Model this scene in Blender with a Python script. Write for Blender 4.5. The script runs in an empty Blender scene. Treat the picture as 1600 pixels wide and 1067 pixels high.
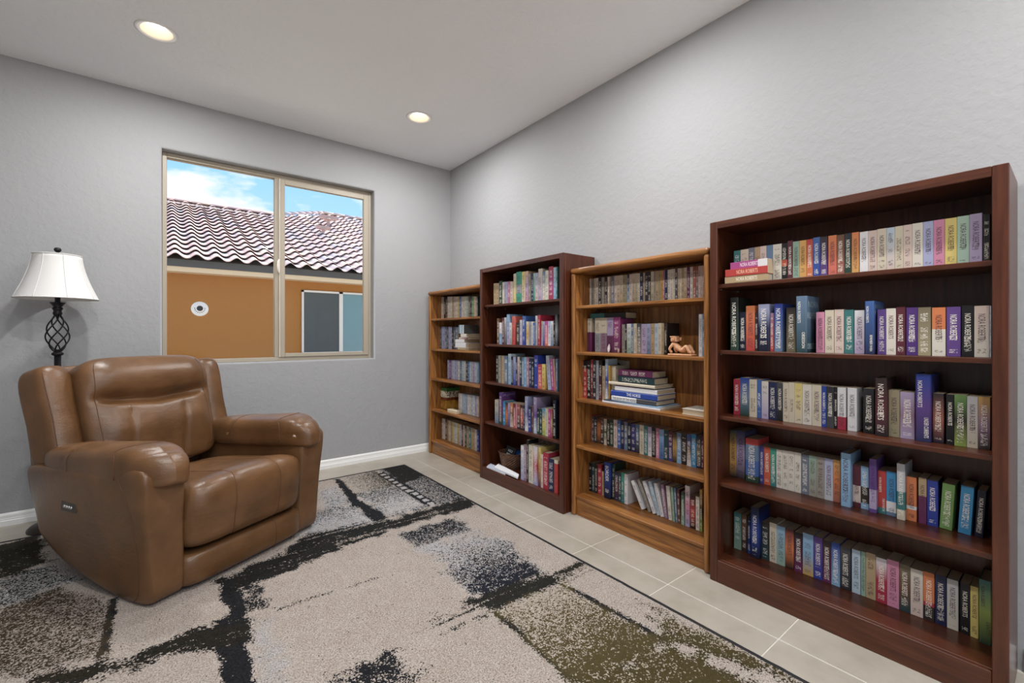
import bpy, bmesh, math, random
from mathutils import Vector, Matrix
random.seed(7)
PI = math.pi
scn = bpy.context.scene
C = scn.collection

# ------------------------------------------------------------------ camera
FPX, YAW, HOR, EYE = 696.0, math.radians(38.07), 522.1, 1.26
cam_d = bpy.data.cameras.new('camera')
cam_d.sensor_width = 36.0
cam_d.lens = FPX / 1600 * 36.0
cam_d.shift_y = -(533.5 - HOR) / 1600
cam_d.clip_start = 0.02
cam_d.clip_end = 500
cam = bpy.data.objects.new('camera', cam_d)
C.objects.link(cam)
cam.location = (0, 0, EYE)
cam.rotation_euler = (PI / 2, 0, -YAW)
scn.camera = cam

# ------------------------------------------------------------------ world: blue sky with fair-weather clouds
world = bpy.data.worlds.new('sky'); scn.world = world
world.use_nodes = True
wn, wl = world.node_tree.nodes, world.node_tree.links
wn.clear()
w_out = wn.new('ShaderNodeOutputWorld'); w_bg = wn.new('ShaderNodeBackground')
w_tc = wn.new('ShaderNodeTexCoord'); w_sep = wn.new('ShaderNodeSeparateXYZ')
wl.new(w_tc.outputs['Generated'], w_sep.inputs[0])
w_ramp = wn.new('ShaderNodeValToRGB')
w_ramp.color_ramp.elements[0].position = 0.0; w_ramp.color_ramp.elements[0].color = (0.60, 0.78, 0.97, 1)
w_ramp.color_ramp.elements[1].position = 0.55; w_ramp.color_ramp.elements[1].color = (0.16, 0.36, 0.78, 1)
e = w_ramp.color_ramp.elements.new(0.30); e.color = (0.30, 0.56, 0.93, 1)
wl.new(w_sep.outputs['Z'], w_ramp.inputs[0])
w_map = wn.new('ShaderNodeMapping'); w_map.inputs['Scale'].default_value = (1, 1, 2.6)
w_map.inputs['Location'].default_value = (0.35, 0.1, 0.2)
wl.new(w_tc.outputs['Generated'], w_map.inputs[0])
w_noise = wn.new('ShaderNodeTexNoise'); w_noise.inputs['Scale'].default_value = 5.5
w_noise.inputs['Detail'].default_value = 7; w_noise.inputs['Roughness'].default_value = 0.56
wl.new(w_map.outputs[0], w_noise.inputs['Vector'])
w_cr = wn.new('ShaderNodeValToRGB')
w_cr.color_ramp.elements[0].position = 0.46; w_cr.color_ramp.elements[0].color = (0, 0, 0, 1)
w_cr.color_ramp.elements[1].position = 0.56; w_cr.color_ramp.elements[1].color = (1, 1, 1, 1)
wl.new(w_noise.outputs['Fac'], w_cr.inputs[0])
w_mix = wn.new('ShaderNodeMix'); w_mix.data_type = 'RGBA'
wl.new(w_cr.outputs[0], w_mix.inputs[0]); wl.new(w_ramp.outputs[0], w_mix.inputs[6])
w_mix.inputs[7].default_value = (0.78, 0.80, 0.83, 1)
wl.new(w_mix.outputs[2], w_bg.inputs[0]); w_bg.inputs[1].default_value = 0.86
wl.new(w_bg.outputs[0], w_out.inputs[0])

# ------------------------------------------------------------------ sun (high, from beyond the neighbouring roof)
sun_d = bpy.data.lights.new('sun', 'SUN'); sun_d.energy = 6.4; sun_d.angle = 0.01; sun_d.color = (1.0, 0.95, 0.88)
sun = bpy.data.objects.new('sun', sun_d); C.objects.link(sun)
sun.rotation_euler = Vector((0.45, 0.38, 0.80)).to_track_quat('Z', 'Y').to_euler()
DOWNLIGHT_W = 15.5

vs = scn.view_settings
vs.view_transform = 'Standard'; vs.look = 'None'; vs.gamma = 1.0; vs.use_curve_mapping = False
vs.exposure = 0.72

# ------------------------------------------------------------------ photo pixel -> place
SN, CS = math.sin(YAW), math.cos(YAW)
def ray(px, py):
    r = (px - 800) / FPX
    return Vector((SN + r * CS, CS - r * SN, (HOR - py) / FPX))
def on_x(px, py, X): d = ray(px, py); return d * (X / d.x) + Vector((0, 0, EYE))
def on_y(px, py, Y): d = ray(px, py); return d * (Y / d.y) + Vector((0, 0, EYE))
def on_z(px, py, Z): d = ray(px, py); return d * ((Z - EYE) / d.z) + Vector((0, 0, EYE))

# ------------------------------------------------------------------ helpers
def lin(c):
    if isinstance(c, str):
        c = tuple(int(c[i:i + 2], 16) / 255 for i in (0, 2, 4))
    return tuple(x / 12.92 if x <= 0.04045 else ((x + 0.055) / 1.055) ** 2.4 for x in c)

class Mat:
    def __init__(self, name, rough=0.5, color=(0.5, 0.5, 0.5), metal=0.0, spec=0.5):
        self.m = bpy.data.materials.new(name); self.m.use_nodes = True
        self.n, self.l = self.m.node_tree.nodes, self.m.node_tree.links
        self.b = self.n['Principled BSDF']
        self.b.inputs['Base Color'].default_value = (*color, 1)
        self.b.inputs['Roughness'].default_value = rough
        self.b.inputs['Metallic'].default_value = metal
        self.b.inputs['Specular IOR Level'].default_value = spec
    def add(self, t, **kw):
        nd = self.n.new('ShaderNode' + t)
        for k, v in kw.items():
            if k in nd.inputs: nd.inputs[k].default_value = v
            else: setattr(nd, k, v)
        return nd
    def link(self, a, b): self.l.new(a, b)
    def coords(self, kind='Object', scale=(1, 1, 1), rot=(0, 0, 0)):
        tc = self.add('TexCoord'); mp = self.add('Mapping')
        mp.inputs['Scale'].default_value = scale; mp.inputs['Rotation'].default_value = rot
        self.link(tc.outputs[kind], mp.inputs[0]); return mp.outputs[0]
    def noise(self, vec, scale, detail=2, rough=0.5):
        nd = self.add('TexNoise'); nd.inputs['Scale'].default_value = scale
        nd.inputs['Detail'].default_value = detail; nd.inputs['Roughness'].default_value = rough
        if vec is not None: self.link(vec, nd.inputs['Vector'])
        return nd.outputs['Fac']
    def ramp(self, fac, stops):
        r = self.add('ValToRGB'); el = r.color_ramp.elements
        el[0].position, el[0].color = stops[0][0], (*stops[0][1], 1)
        el[1].position, el[1].color = stops[-1][0], (*stops[-1][1], 1)
        for p, c in stops[1:-1]:
            x = el.new(p); x.color = (*c, 1)
        self.link(fac, r.inputs[0]); return r.outputs[0]
    def mix(self, fac, a, b, blend='MIX'):
        x = self.add('Mix', data_type='RGBA', blend_type=blend)
        for sock, v in ((0, fac), (6, a), (7, b)):
            if hasattr(v, 'is_linked'): self.link(v, x.inputs[sock])
            elif sock == 0: x.inputs[0].default_value = v
            else: x.inputs[sock].default_value = (*v[:3], 1)
        return x.outputs[2]
    def math(self, op, a, b=0.0, c=None):
        x = self.add('Math', operation=op)
        for i, v in enumerate((a, b, c)):
            if v is None: continue
            if hasattr(v, 'is_linked'): self.link(v, x.inputs[i])
            else: x.inputs[i].default_value = v
        return x.outputs[0]
    def bump(self, height, strength=0.3, dist=0.01):
        b = self.add('Bump'); b.inputs['Strength'].default_value = strength; b.inputs['Distance'].default_value = dist
        self.link(height, b.inputs['Height']); self.link(b.outputs[0], self.b.inputs['Normal'])
    def col(self, c): self.link(c, self.b.inputs['Base Color'])

def mk(name, verts, faces, mat, parent=None, smooth=False, mats=None, fmat=None):
    me = bpy.data.meshes.new(name)
    me.from_pydata([tuple(v) for v in verts], [], faces)
    me.update()
    o = bpy.data.objects.new(name, me); C.objects.link(o)
    for m in (mats or [mat]): me.materials.append(m)
    if fmat: me.polygons.foreach_set('material_index', fmat)
    if smooth: me.polygons.foreach_set('use_smooth', [True] * len(me.polygons))
    if parent is not None: o.parent = parent
    return o
def tag(o, label=None, cat=None, group=None, kind=None):
    if label: o['label'] = label
    if cat: o['category'] = cat
    if group: o['group'] = group
    if kind: o['kind'] = kind
    return o
def empty(name, loc=(0, 0, 0), rz=0.0):
    o = bpy.data.objects.new(name, None); C.objects.link(o)
    o.location = loc; o.rotation_euler = (0, 0, rz); o.empty_display_size = 0.1
    return o

class MB:
    """mesh builder that collects shapes into one part"""
    def __init__(self): self.v, self.f = [], []
    def add(self, verts, faces):
        k = len(self.v); self.v += [Vector(p) for p in verts]; self.f += [tuple(i + k for i in q) for q in faces]; return self
    def box(self, a, b):
        (x0, y0, z0), (x1, y1, z1) = a, b
        return self.add([(x0, y0, z0), (x1, y0, z0), (x1, y1, z0), (x0, y1, z0), (x0, y0, z1), (x1, y0, z1), (x1, y1, z1), (x0, y1, z1)],
                        [(3, 2, 1, 0), (4, 5, 6, 7), (0, 1, 5, 4), (1, 2, 6, 5), (2, 3, 7, 6), (3, 0, 4, 7)])
    def bbox(self, a, b, r=0.003, seg=2):
        """bevelled box"""
        bm = bmesh.new(); bmesh.ops.create_cube(bm, size=1)
        s = [b[i] - a[i] for i in range(3)]; c = [(a[i] + b[i]) / 2 for i in range(3)]
        for v in bm.verts: v.co = Vector([v.co[i] * s[i] + c[i] for i in range(3)])
        bmesh.ops.bevel(bm, geom=list(bm.edges), offset=min(r, 0.45 * min(s)), segments=seg, affect='EDGES', profile=0.5)
        bm.verts.index_update()
        self.add([v.co.copy() for v in bm.verts], [tuple(v.index for v in f.verts) for f in bm.faces]); bm.free(); return self
    def tube(self, pts, r, seg=8, closed=False):
        pts = [Vector(p) for p in pts]; n = len(pts); vs_, fs = [], []
        rr = r if isinstance(r, (list, tuple)) else [r] * n
        up = None
        for i, p in enumerate(pts):
            a = pts[(i - 1) % n] if (closed or i) else pts[i]; b = pts[(i + 1) % n] if (closed or i < n - 1) else pts[i]
            t = (b - a).normalized()
            if up is None: up = Vector((0, 0, 1)) if abs(t.z) < 0.9 else Vector((1, 0, 0))
            u = (up - t * up.dot(t)).normalized(); w = t.cross(u); up = u
            for k in range(seg):
                g = 2 * PI * k / seg; vs_.append(p + (u * math.cos(g) + w * math.sin(g)) * rr[i])
        for i in range(n if closed else n - 1):
            for k in range(seg):
                a = i * seg + k; b = i * seg + (k + 1) % seg; j = (i + 1) % n
                fs.append((a, b, j * seg + (k + 1) % seg, j * seg + k))
        if not closed:
            fs.append(tuple(range(seg - 1, -1, -1))); fs.append(tuple((n - 1) * seg + k for k in range(seg)))
        return self.add(vs_, fs)
    def lathe(self, prof, seg=32, c=(0, 0, 0), caps=True):
        vs_, fs = [], []
        for r, z in prof:
            for k in range(seg):
                g = 2 * PI * k / seg; vs_.append((c[0] + r * math.cos(g), c[1] + r * math.sin(g), c[2] + z))
        for i in range(len(prof) - 1):
            for k in range(seg):
                k2 = (k + 1) % seg; fs.append((i * seg + k, i * seg + k2, (i + 1) * seg + k2, (i + 1) * seg + k))
        if caps:
            fs.append(tuple(range(seg - 1, -1, -1))); fs.append(tuple((len(prof) - 1) * seg + k for k in range(seg)))
        return self.add(vs_, fs)
    def build(self, name, mat, parent=None, smooth=False): return mk(name, self.v, self.f, mat, parent, smooth)

# ------------------------------------------------------------------ materials
def wall_mat(name, c1, c2, bump, scale):
    m = Mat(name, rough=0.82, spec=0.25); v = m.coords('Object')
    m.col(m.mix(m.noise(v, 1.3, 2), c1, c2))
    h = m.noise(v, scale, 3, 0.55)
    m.bump(m.ramp(h, [(0.42, (0, 0, 0)), (0.60, (1, 1, 1))]), bump, 0.004)
    return m.m
M = {}
M['wall'] = wall_mat('wall_paint', lin('a6a6a7'), lin('a2a2a4'), 0.22, 26)
M['ceiling'] = wall_mat('ceiling_paint', lin('f1f3f6'), lin('edeff2'), 0.35, 22)
M['trim'] = Mat('white_trim_paint', 0.4, lin('f0efec')).m
def tile_mat():
    m = Mat('beige_floor_tile', 0.33, spec=0.45); v = m.coords('Object')
    oi = m.add('ObjectInfo'); vv = m.add('VectorMath', operation='ADD'); m.link(v, vv.inputs[0]); m.link(oi.outputs['Location'], vv.inputs[1])
    n1 = m.noise(vv.outputs[0], 3.2, 6, 0.62); n2 = m.noise(vv.outputs[0], 16, 4, 0.6)
    c = m.ramp(n1, [(0.3, lin('9c9487')), (0.5, lin('aca498')), (0.72, lin('b8b0a4'))])
    c = m.mix(m.math('MULTIPLY', n2, 0.35), c, lin('958c7e'))
    m.col(c); m.bump(n2, 0.05, 0.002); return m.m
M['tile'] = tile_mat()
M['grout'] = Mat('pale_grout', 0.9, lin('cfc9be')).m
def wood(name, dark, mid, light, axis, scale=1.0, rough=0.36, ring=0.6, spec=0.5):
    m = Mat(name, rough, spec=spec)
    st = {'z': (16, 16, 1.1), 'y': (16, 1.1, 16), 'x': (1.1, 16, 16)}[axis]
    v = m.coords('Object', tuple(s * scale for s in st))
    oi = m.add('ObjectInfo'); vv = m.add('VectorMath', operation='ADD'); m.link(v, vv.inputs[0]); m.link(oi.outputs['Location'], vv.inputs[1])
    n1 = m.noise(vv.outputs[0], 0.75, 4, 0.6)
    n2 = m.noise(vv.outputs[0], 6.0, 3, 0.6)
    w = m.math('FRACT', m.math('MULTIPLY', n1, 7.0))
    w = m.math('ABSOLUTE', m.math('SUBTRACT', w, 0.5))
    g = m.math('ADD', m.math('MULTIPLY', w, ring), m.math('MULTIPLY', n2, 1.0 - ring * 0.5))
    m.col(m.ramp(g, [(0.15, dark), (0.48, mid), (0.85, light)]))
    m.bump(n2, 0.06, 0.002); return m.m
for ax in 'xyz':
    M['cherry_' + ax] = wood('cherry_wood_' + ax, lin('2e140b'), lin('4a2415'), lin('61341f'), ax, 0.7, 0.30, 0.25)
    M['oak_' + ax] = wood('oak_wood_' + ax, lin('623a18'), lin('8a5829'), lin('a8733c'), ax, 0.8, 0.38, 0.95)
M['steel'] = Mat('brushed_steel', 0.35, (0.6, 0.6, 0.6), 1.0).m
M['vinyl'] = Mat('almond_vinyl', 0.45, lin('a99e8d')).m
M['latch'] = Mat('ivory_latch', 0.4, lin('efe8da')).m
def glass_mat(name, tint=(1, 1, 1), gloss=0.06):
    m = Mat(name); n, l = m.n, m.l
    tr = n.new('ShaderNodeBsdfTransparent'); tr.inputs[0].default_value = (*tint, 1)
    gl = n.new('ShaderNodeBsdfGlossy'); gl.inputs['Roughness'].default_value = 0.02
    lw = n.new('ShaderNodeFresnel'); lw.inputs[0].default_value = 1.18
    mx = n.new('ShaderNodeMixShader'); l.new(lw.outputs[0], mx.inputs[0]); l.new(tr.outputs[0], mx.inputs[1]); l.new(gl.outputs[0], mx.inputs[2])
    l.new(mx.outputs[0], n['Material Output'].inputs[0]); return m.m
M['glass'] = glass_mat('window_glass', (0.97, 0.985, 0.98))
def leather():
    m = Mat('tan_leather', 0.36, spec=0.5); v = m.coords('Object')
    n1 = m.noise(v, 5.0, 3, 0.6); n2 = m.noise(v, 260, 2, 0.6); n3 = m.noise(m.coords('Object', (1, 1, 2.4)), 11, 5, 0.66)
    m.col(m.ramp(n1, [(0.3, lin('5a3e25')), (0.52, lin('69492d')), (0.75, lin('775437'))]))
    h = m.math('ADD', m.math('MULTIPLY', n2, 0.25), m.math('MULTIPLY', n3, 1.8)); m.bump(h, 0.30, 0.005)
    m.link(m.math('ADD', m.math('MULTIPLY', n1, 0.2), 0.24), m.b.inputs['Roughness']); return m.m
M['leather'] = leather()
M['thread'] = Mat('brown_thread', 0.7, lin('5a3820')).m
M['black_iron'] = Mat('black_iron', 0.42, lin('17151a'), 0.3).m
M['bronze'] = Mat('dark_bronze', 0.45, lin('2c211b'), 0.3).m
def shade_mat():
    m = Mat('white_fabric_shade', 0.85, lin('e3e1df'), spec=0.2); v = m.coords('Object')
    m.bump(m.noise(v, 300, 2), 0.08, 0.001); return m.m
M['shade'] = shade_mat()
M['black'] = Mat('black_plastic', 0.4, lin('151516')).m
M['darkgrey'] = Mat('dark_grey_plastic', 0.4, lin('3a3532')).m
M['pages'] = Mat('book_paper', 0.9, lin('b7a68c'), spec=0.1).m
M['white_paper'] = Mat('white_paper', 0.85, lin('e6e4e6'), spec=0.15).m
def emit(name, col, s):
    m = Mat(name); m.b.inputs['Emission Color'].default_value = (*col, 1); m.b.inputs['Emission Strength'].default_value = s; return m.m
M['lens'] = emit('lit_lens', (1.0, 0.95, 0.86), 4.0)
M['baffle'] = Mat('cream_baffle', 0.6, lin('f3e6d2')).m
M['white_enamel'] = Mat('white_enamel', 0.4, lin('eceae8')).m

def cover_mat():
    m = Mat('printed_book_cover', 0.42, spec=0.4)
    c = m.add('VertexColor', layer_name='Col'); k = m.add('VertexColor', layer_name='Ink')
    uv = m.add('UVMap', uv_map='UVMap'); s = m.add('SeparateXYZ'); m.link(uv.outputs[0], s.inputs[0])
    u, v = s.outputs['X'], s.outputs['Y']
    cb = m.add('CombineXYZ'); m.link(m.math('MULTIPLY', u, 5.2), cb.inputs[0]); m.link(m.math('MULTIPLY', v, 52.0), cb.inputs[1])
    m.link(m.math('MULTIPLY', k.outputs['Alpha'], 97.0), cb.inputs[2])
    letters = m.math('GREATER_THAN', m.noise(cb.outputs[0], 1.0, 1, 0.5), 0.50)
    cb2 = m.add('CombineXYZ'); m.link(m.math('MULTIPLY', v, 7.0), cb2.inputs[0]); m.link(m.math('MULTIPLY', k.outputs['Alpha'], 53.0), cb2.inputs[1])
    words = m.math('GREATER_THAN', m.noise(cb2.outputs[0], 1.0, 0), 0.44)
    edge = m.math('MULTIPLY', m.math('GREATER_THAN', u, 0.22), m.math('LESS_THAN', u, 0.80))
    top = m.math('SUBTRACT', m.math('MULTIPLY', c.outputs['Alpha'], 1.1), 0.20)
    rng = m.math('MULTIPLY', m.math('GREATER_THAN', v, 0.07), m.math('LESS_THAN', v, top))
    a = m.math('MULTIPLY', m.math('MULTIPLY', letters, words), m.math('MULTIPLY', edge, rng))
    m.col(m.mix(m.math('MULTIPLY', a, 0.55), c.outputs['Color'], k.outputs['Color'])); return m.m
M['cover'] = cover_mat()
_flat = {}
def flat(hexc, rough=0.6):
    if hexc not in _flat: _flat[hexc] = Mat('print_' + hexc, rough, lin(hexc), spec=0.3).m
    return _flat[hexc]

# lettering: built-in font turned into flat meshes
_txt = {}
def text_mesh(s):
    if s not in _txt:
        cu = bpy.data.curves.new('t', 'FONT'); cu.body = s; cu.resolution_u = 2; cu.align_x = 'LEFT'
        o = bpy.data.objects.new('t', cu); C.objects.link(o)
        me = bpy.data.meshes.new_from_object(o.evaluated_get(bpy.context.evaluated_depsgraph_get()))
        bpy.data.objects.remove(o); bpy.data.curves.remove(cu)
        xs = [v.co.x for v in me.vertices]; ys = [v.co.y for v in me.vertices]
        x0, x1, y0, y1 = min(xs), max(xs), min(ys), max(ys)
        for v in me.vertices: v.co.x = (v.co.x - x0) / (x1 - x0); v.co.y = (v.co.y - y0) / (y1 - y0)
        _txt[s] = me
    return _txt[s]
def lettering(s, origin, xdir, ydir, w, h_, hexc, parent, name='lettering'):
    """origin: lower-left of the text; xdir/ydir unit vectors in the parent's frame"""
    key = (s, hexc)
    me = text_mesh(s)
    if key not in _txt:
        m2 = me.copy(); m2.materials.clear(); m2.materials.append(flat(hexc)); _txt[key] = m2
    o = bpy.data.objects.new(name, _txt[key]); C.objects.link(o); o.parent = parent
    x, y = Vector(xdir), Vector(ydir); z = x.cross(y)
    mt = Matrix((x * w, y * h_, z)).transposed().to_4x4(); mt.translation = Vector(origin)
    o.matrix_local = mt
    return o

# ================================================================== THE ROOM
XW, YW, ZC = 2.5357, 4.3624, 3.0934
XL, YF = -2.6, -2.3
WX0, WX1, WZ0, WZ1 = -0.0065, 1.664, 1.02, 2.696

floor = MB().box((XL - .2, YF - .2, -0.12), (XW + .2, YW + .2, -0.0018)).build('floor', M['grout'])
tag(floor, 'floor of large beige tiles with pale grout lines', 'floor', kind='structure')
TS, TX, TY = 0.513, 2.003, 1.797
def tile_mesh(w, d):
    return MB().bbox((-w / 2, -d / 2, -0.010), (w / 2, d / 2, 0.0), 0.0016, 1)
full = None
for i in range(-9, 2):
    for j in range(-8, 6):
        x0, x1 = TX + i * TS + .0022, TX + (i + 1) * TS - .0022
        y0, y1 = TY + j * TS + .0022, TY + (j + 1) * TS - .0022
        x0, x1, y0, y1 = max(x0, XL), min(x1, XW), max(y0, YF), min(y1, YW)
        if x1 - x0 < .02 or y1 - y0 < .02: continue
        w, d = x1 - x0, y1 - y0
        if abs(w - TS + .0044) < 1e-4 and abs(d - TS + .0044) < 1e-4:
            if full is None: full = tile_mesh(w, d).build('floor_tile', M['tile'], floor); o = full
            else: o = bpy.data.objects.new('floor_tile', full.data); C.objects.link(o); o.parent = floor
        else: o = tile_mesh(w, d).build('floor_tile', M['tile'], floor)
        o.location = ((x0 + x1) / 2, (y0 + y1) / 2, 0)

# ceiling with holes for the recessed lights
LY = (3.452, 1.52, -0.45, -1.70)  # only the row by the window is seen; the others are added for brightness
LIGHTS = [(x, y) for y in LY for x in (-0.03, 1.706)]
HR = 0.086
def ceiling():
    mb = MB()
    xs = sorted([XL - .1, XW + .1] + [x + s for x in (-0.03, 1.706) for s in (-.15, .15)])
    ys = sorted([YF - .1, YW + .1] + [y + s for y in LY for s in (-.15, .15)])
    for a in range(len(xs) - 1):
        for b in range(len(ys) - 1):
            cx, cy = (xs[a] + xs[a + 1]) / 2, (ys[b] + ys[b + 1]) / 2
            hit = [l for l in LIGHTS if abs(l[0] - cx) < .01 and abs(l[1] - cy) < .01]
            if not hit:
                mb.add([(xs[a], ys[b], ZC), (xs[a], ys[b + 1], ZC), (xs[a + 1], ys[b + 1], ZC), (xs[a + 1], ys[b], ZC)], [(0, 1, 2, 3)])
            else:
                n = 32; v, f = [], []
                for k in range(n):
                    g = 2 * PI * (k + .5) / n; c_, s_ = math.cos(g), math.sin(g); q = .15 / max(abs(c_), abs(s_))
                    v += [(cx + c_ * q, cy + s_ * q, ZC), (cx + c_ * HR, cy + s_ * HR, ZC)]
                for k in range(n):
                    k2 = (k + 1) % n; f.append((2 * k, 2 * k + 1, 2 * k2 + 1, 2 * k2))
                mb.add(v, f)
                for sx in (-1, 1):
                    for sy in (-1, 1):   # fill the four square corners
                        ang = [2 * PI * (k + .5) / n for k in range(n)]
                        pts = [(cx + .15 * math.cos(g) / max(abs(math.cos(g)), abs(math.sin(g))), cy + .15 * math.sin(g) / max(abs(math.cos(g)), abs(math.sin(g)))) for g in ang]
                        near = sorted(pts, key=lambda p: (p[0] - cx - sx * .15) ** 2 + (p[1] - cy - sy * .15) ** 2)[:2]
                        mb.add([(near[0][0], near[0][1], ZC), (near[1][0], near[1][1], ZC), (cx + sx * .15, cy + sy * .15, ZC)], [(0, 1, 2)])
    mb.box((XL - .2, YF - .2, ZC + .16), (XW + .2, YW + .2, ZC + .24))
    return mb.build('ceiling', M['ceiling'])
tag(ceiling(), 'white textured ceiling with recessed lights', 'ceiling', kind='structure')

def wall_back():
    mb = MB(); r = 0.016
    rings = []
    for k in range(7):
        t = k / 6 * PI / 2; rings.append((r * (1 - math.sin(t)), YW + r * (1 - math.cos(t))))
    rings.append((0, YW + .17))
    v, f = [], []
    for e_, y in rings:
        v += [(WX0 - e_, y, WZ0 - e_), (WX1 + e_, y, WZ0 - e_), (WX1 + e_, y, WZ1 + e_), (WX0 - e_, y, WZ1 + e_)]
    for k in range(len(rings) - 1):
        for c in range(4):
            f.append((4 * k + c, 4 * k + (c + 1) % 4, 4 * k + 4 + (c + 1) % 4, 4 * k + 4 + c))
    mb.add(v, f)
    for y in (YW, YW + .17):
        ex = r if y == YW else 0
        a, b, c, d = WX0 - ex, WX1 + ex, WZ0 - ex, WZ1 + ex
        X0, X1, Z0, Z1 = XL - .15, XW + .15, -.1, ZC + .2
        mb.add([(X0, y, Z0), (a, y, Z0), (a, y, Z1), (X0, y, Z1)], [(0, 1, 2, 3)])
        mb.add([(b, y, Z0), (X1, y, Z0), (X1, y, Z1), (b, y, Z1)], [(0, 1, 2, 3)])
        mb.add([(a, y, Z0), (b, y, Z0), (b, y, c), (a, y, c)], [(0, 1, 2, 3)])
        mb.add([(a, y, d), (b, y, d), (b, y, Z1), (a, y, Z1)], [(0, 1, 2, 3)])
    o = mb.build('wall_back', M['wall'])
    for p in o.data.polygons[:24]: p.use_smooth = True
    return o
tag(wall_back(), 'light grey textured wall holding the window', 'wall', kind='structure')
tag(MB().box((XW, YF - .15, -.1), (XW + .15, YW + .15, ZC + .2)).build('wall_right', M['wall']), 'light grey textured wall behind the bookcases', 'wall', kind='structure')
tag(MB().box((XL - .15, YF - .15, -.1), (XL, YW + .15, ZC + .2)).build('wall_left', M['wall']), 'light grey wall facing the bookcases', 'wall', kind='structure')
# unseen wall behind the viewpoint; its wide opening is added to let daylight in
tag(MB().box((XL, YF - .15, -.1), (-2.45, YF, ZC + .2)).box((2.4, YF - .15, -.1), (XW, YF, ZC + .2)).box((-2.45, YF - .15, 2.75), (2.4, YF, ZC + .2)).build('wall_front', M['wall']),
    'light grey wall with an unseen opening added to let daylight in', 'wall', kind='structure')
def baseboard(name, p0, p1, inward):
    p0, p1, inn = Vector(p0), Vector(p1), Vector(inward)
    prof = [(0, 0), (.014, 0), (.014, .034), (.0105, .038), (.0105, .046), (.0085, .050), (.0085, .068), (.004, .079), (0, .083)]
    v = [p + inn * a + Vector((0, 0, z)) for p in (p0, p1) for a, z in prof]; n = len(prof)
    f = [(i, i + 1, n + i + 1, n + i) for i in range(n - 1)] + [tuple(range(n)), tuple(range(2 * n - 1, n - 1, -1))]
    return tag(mk(name, v, f, M['trim']), 'white moulded baseboard along the wall', 'baseboard', kind='structure')
baseboard('baseboard_back', (XL, YW, 0), (XW, YW, 0), (0, -1, 0))['label'] = 'white moulded baseboard under the window wall'
baseboard('baseboard_right', (XW, 0.13, 0), (XW, YF, 0), (-1, 0, 0))['label'] = 'white moulded baseboard beyond the end bookcase'

# ------------------------------------------------------------------ window
win = tag(empty('window_1', (0.83, YW + .1, WZ0)), 'almond framed sliding window with a fixed pane', 'window', kind='structure')
def wpart(name, boxes, mat, r=0.003, parent=win):
    mb = MB()
    for a, b in boxes: mb.bbox(a, b, r, 1)
    o = mb.build(name, mat, parent)
    base = Vector((0.83, YW + .1, WZ0))
    o.data.transform(Matrix.Translation(-base if parent is win else Vector((0, 0, 0)))); return o
zt, zb = 2.652, 1.065
fy0, fy1 = YW + .085, YW + .155
wpart('frame', [((WX0, fy0, WZ0), (.024, fy1, WZ1)), ((1.636, fy0, WZ0), (WX1, fy1, WZ1)), ((.024, fy0, zt + .006), (1.636, fy1, WZ1)), ((.024, fy0, WZ0), (1.636, fy1, WZ0 + .032))], M['vinyl'])
wpart('meeting_rail', [((.787, fy0 + .004, WZ0 + .032), (.820, fy1, zt + .006))], M['vinyl'])
wpart('bead', [((.8215, fy0 - .020, WZ0 + .034), (.8265, fy0 + .012, zt + .004))], M['latch'], .0015)
sy0, sy1 = fy0 - .012, fy0 + .03
wpart('sash', [((.828, sy0, WZ0 + .034), (.868, sy1, zt + .004)), ((1.585, sy0, WZ0 + .034), (1.634, sy1, zt + .004)), ((.868, sy0, zt - .04), (1.585, sy1, zt + .004)), ((.868, sy0, WZ0 + .034), (1.585, sy1, zb + .022))], M['vinyl'])
wpart('pane', [((.024, fy1 - .03, WZ0 + .032), (.787, fy1 - .026, zt + .006))], M['glass'], .0005)
wpart('pane', [((.868, sy0 + .018, zb + .022), (1.585, sy0 + .022, zt - .04))], M['glass'], .0005)
lt = on_y(434, 416, fy0).z
mb = MB().tube([(.818, fy0 - .02, lt + .06), (.806, fy0 - .035, lt + .03), (.802, fy0 - .04, lt), (.806, fy0 - .035, lt - .03), (.818, fy0 - .02, lt - .06)], .006, 8)
mb.bbox((.806, fy0 - .022, lt - .05), (.824, fy0 + .004, lt + .05), .004)
o = mb.build('latch', M['latch'], win); o.data.transform(Matrix.Translation((-0.83, -YW - .1, -WZ0)))

# ------------------------------------------------------------------ recessed lights; all but the window-wall pair are added to brighten the room
light_labels = ['round recessed ceiling light above the leather recliner', 'round recessed ceiling light nearest the wall corner above the oak bookcase',
                'added unseen recessed ceiling light second from the window wall, opposite the bookcases', 'added unseen recessed ceiling light above the oak bookcase between cherry bookcases',
                'added unseen recessed ceiling light third from the window wall, opposite the bookcases', 'added unseen recessed ceiling light past the end cherry bookcase',
                'added unseen recessed ceiling light nearest the added rear opening, opposite the bookcases', 'added unseen recessed ceiling light nearest the added rear opening, beside the bookcase wall']
for (x, y), lab in zip(LIGHTS, light_labels):
    r = tag(empty('recessed_light', (x, y, ZC)), lab, 'ceiling light', 'recessed ceiling lights')
    MB().lathe([(.080, .0), (.084, -.004), (.102, -.005), (.108, -.0005), (.104, .0005)], 40, caps=False).build('trim_ring', M['white_enamel'], r, True)
    MB().lathe([(.082, -.003), (.078, .004), (.066, .055), (.060, .060)], 40, caps=False).build('baffle', M['baffle'], r, True)
    MB().lathe([(.0, .058), (.063, .058)], 40, caps=False).build('lens', M['lens'], r, True)
    ld = bpy.data.lights.new('downlight', 'AREA'); ld.shape = 'DISK'; ld.size = 0.115; ld.energy = DOWNLIGHT_W; ld.color = (0.99, 0.99, 0.98); ld.spread = math.radians(180)
    lo = bpy.data.objects.new('downlight', ld); C.objects.link(lo); lo.parent = r; lo.location = (0, 0, -.004)

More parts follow.
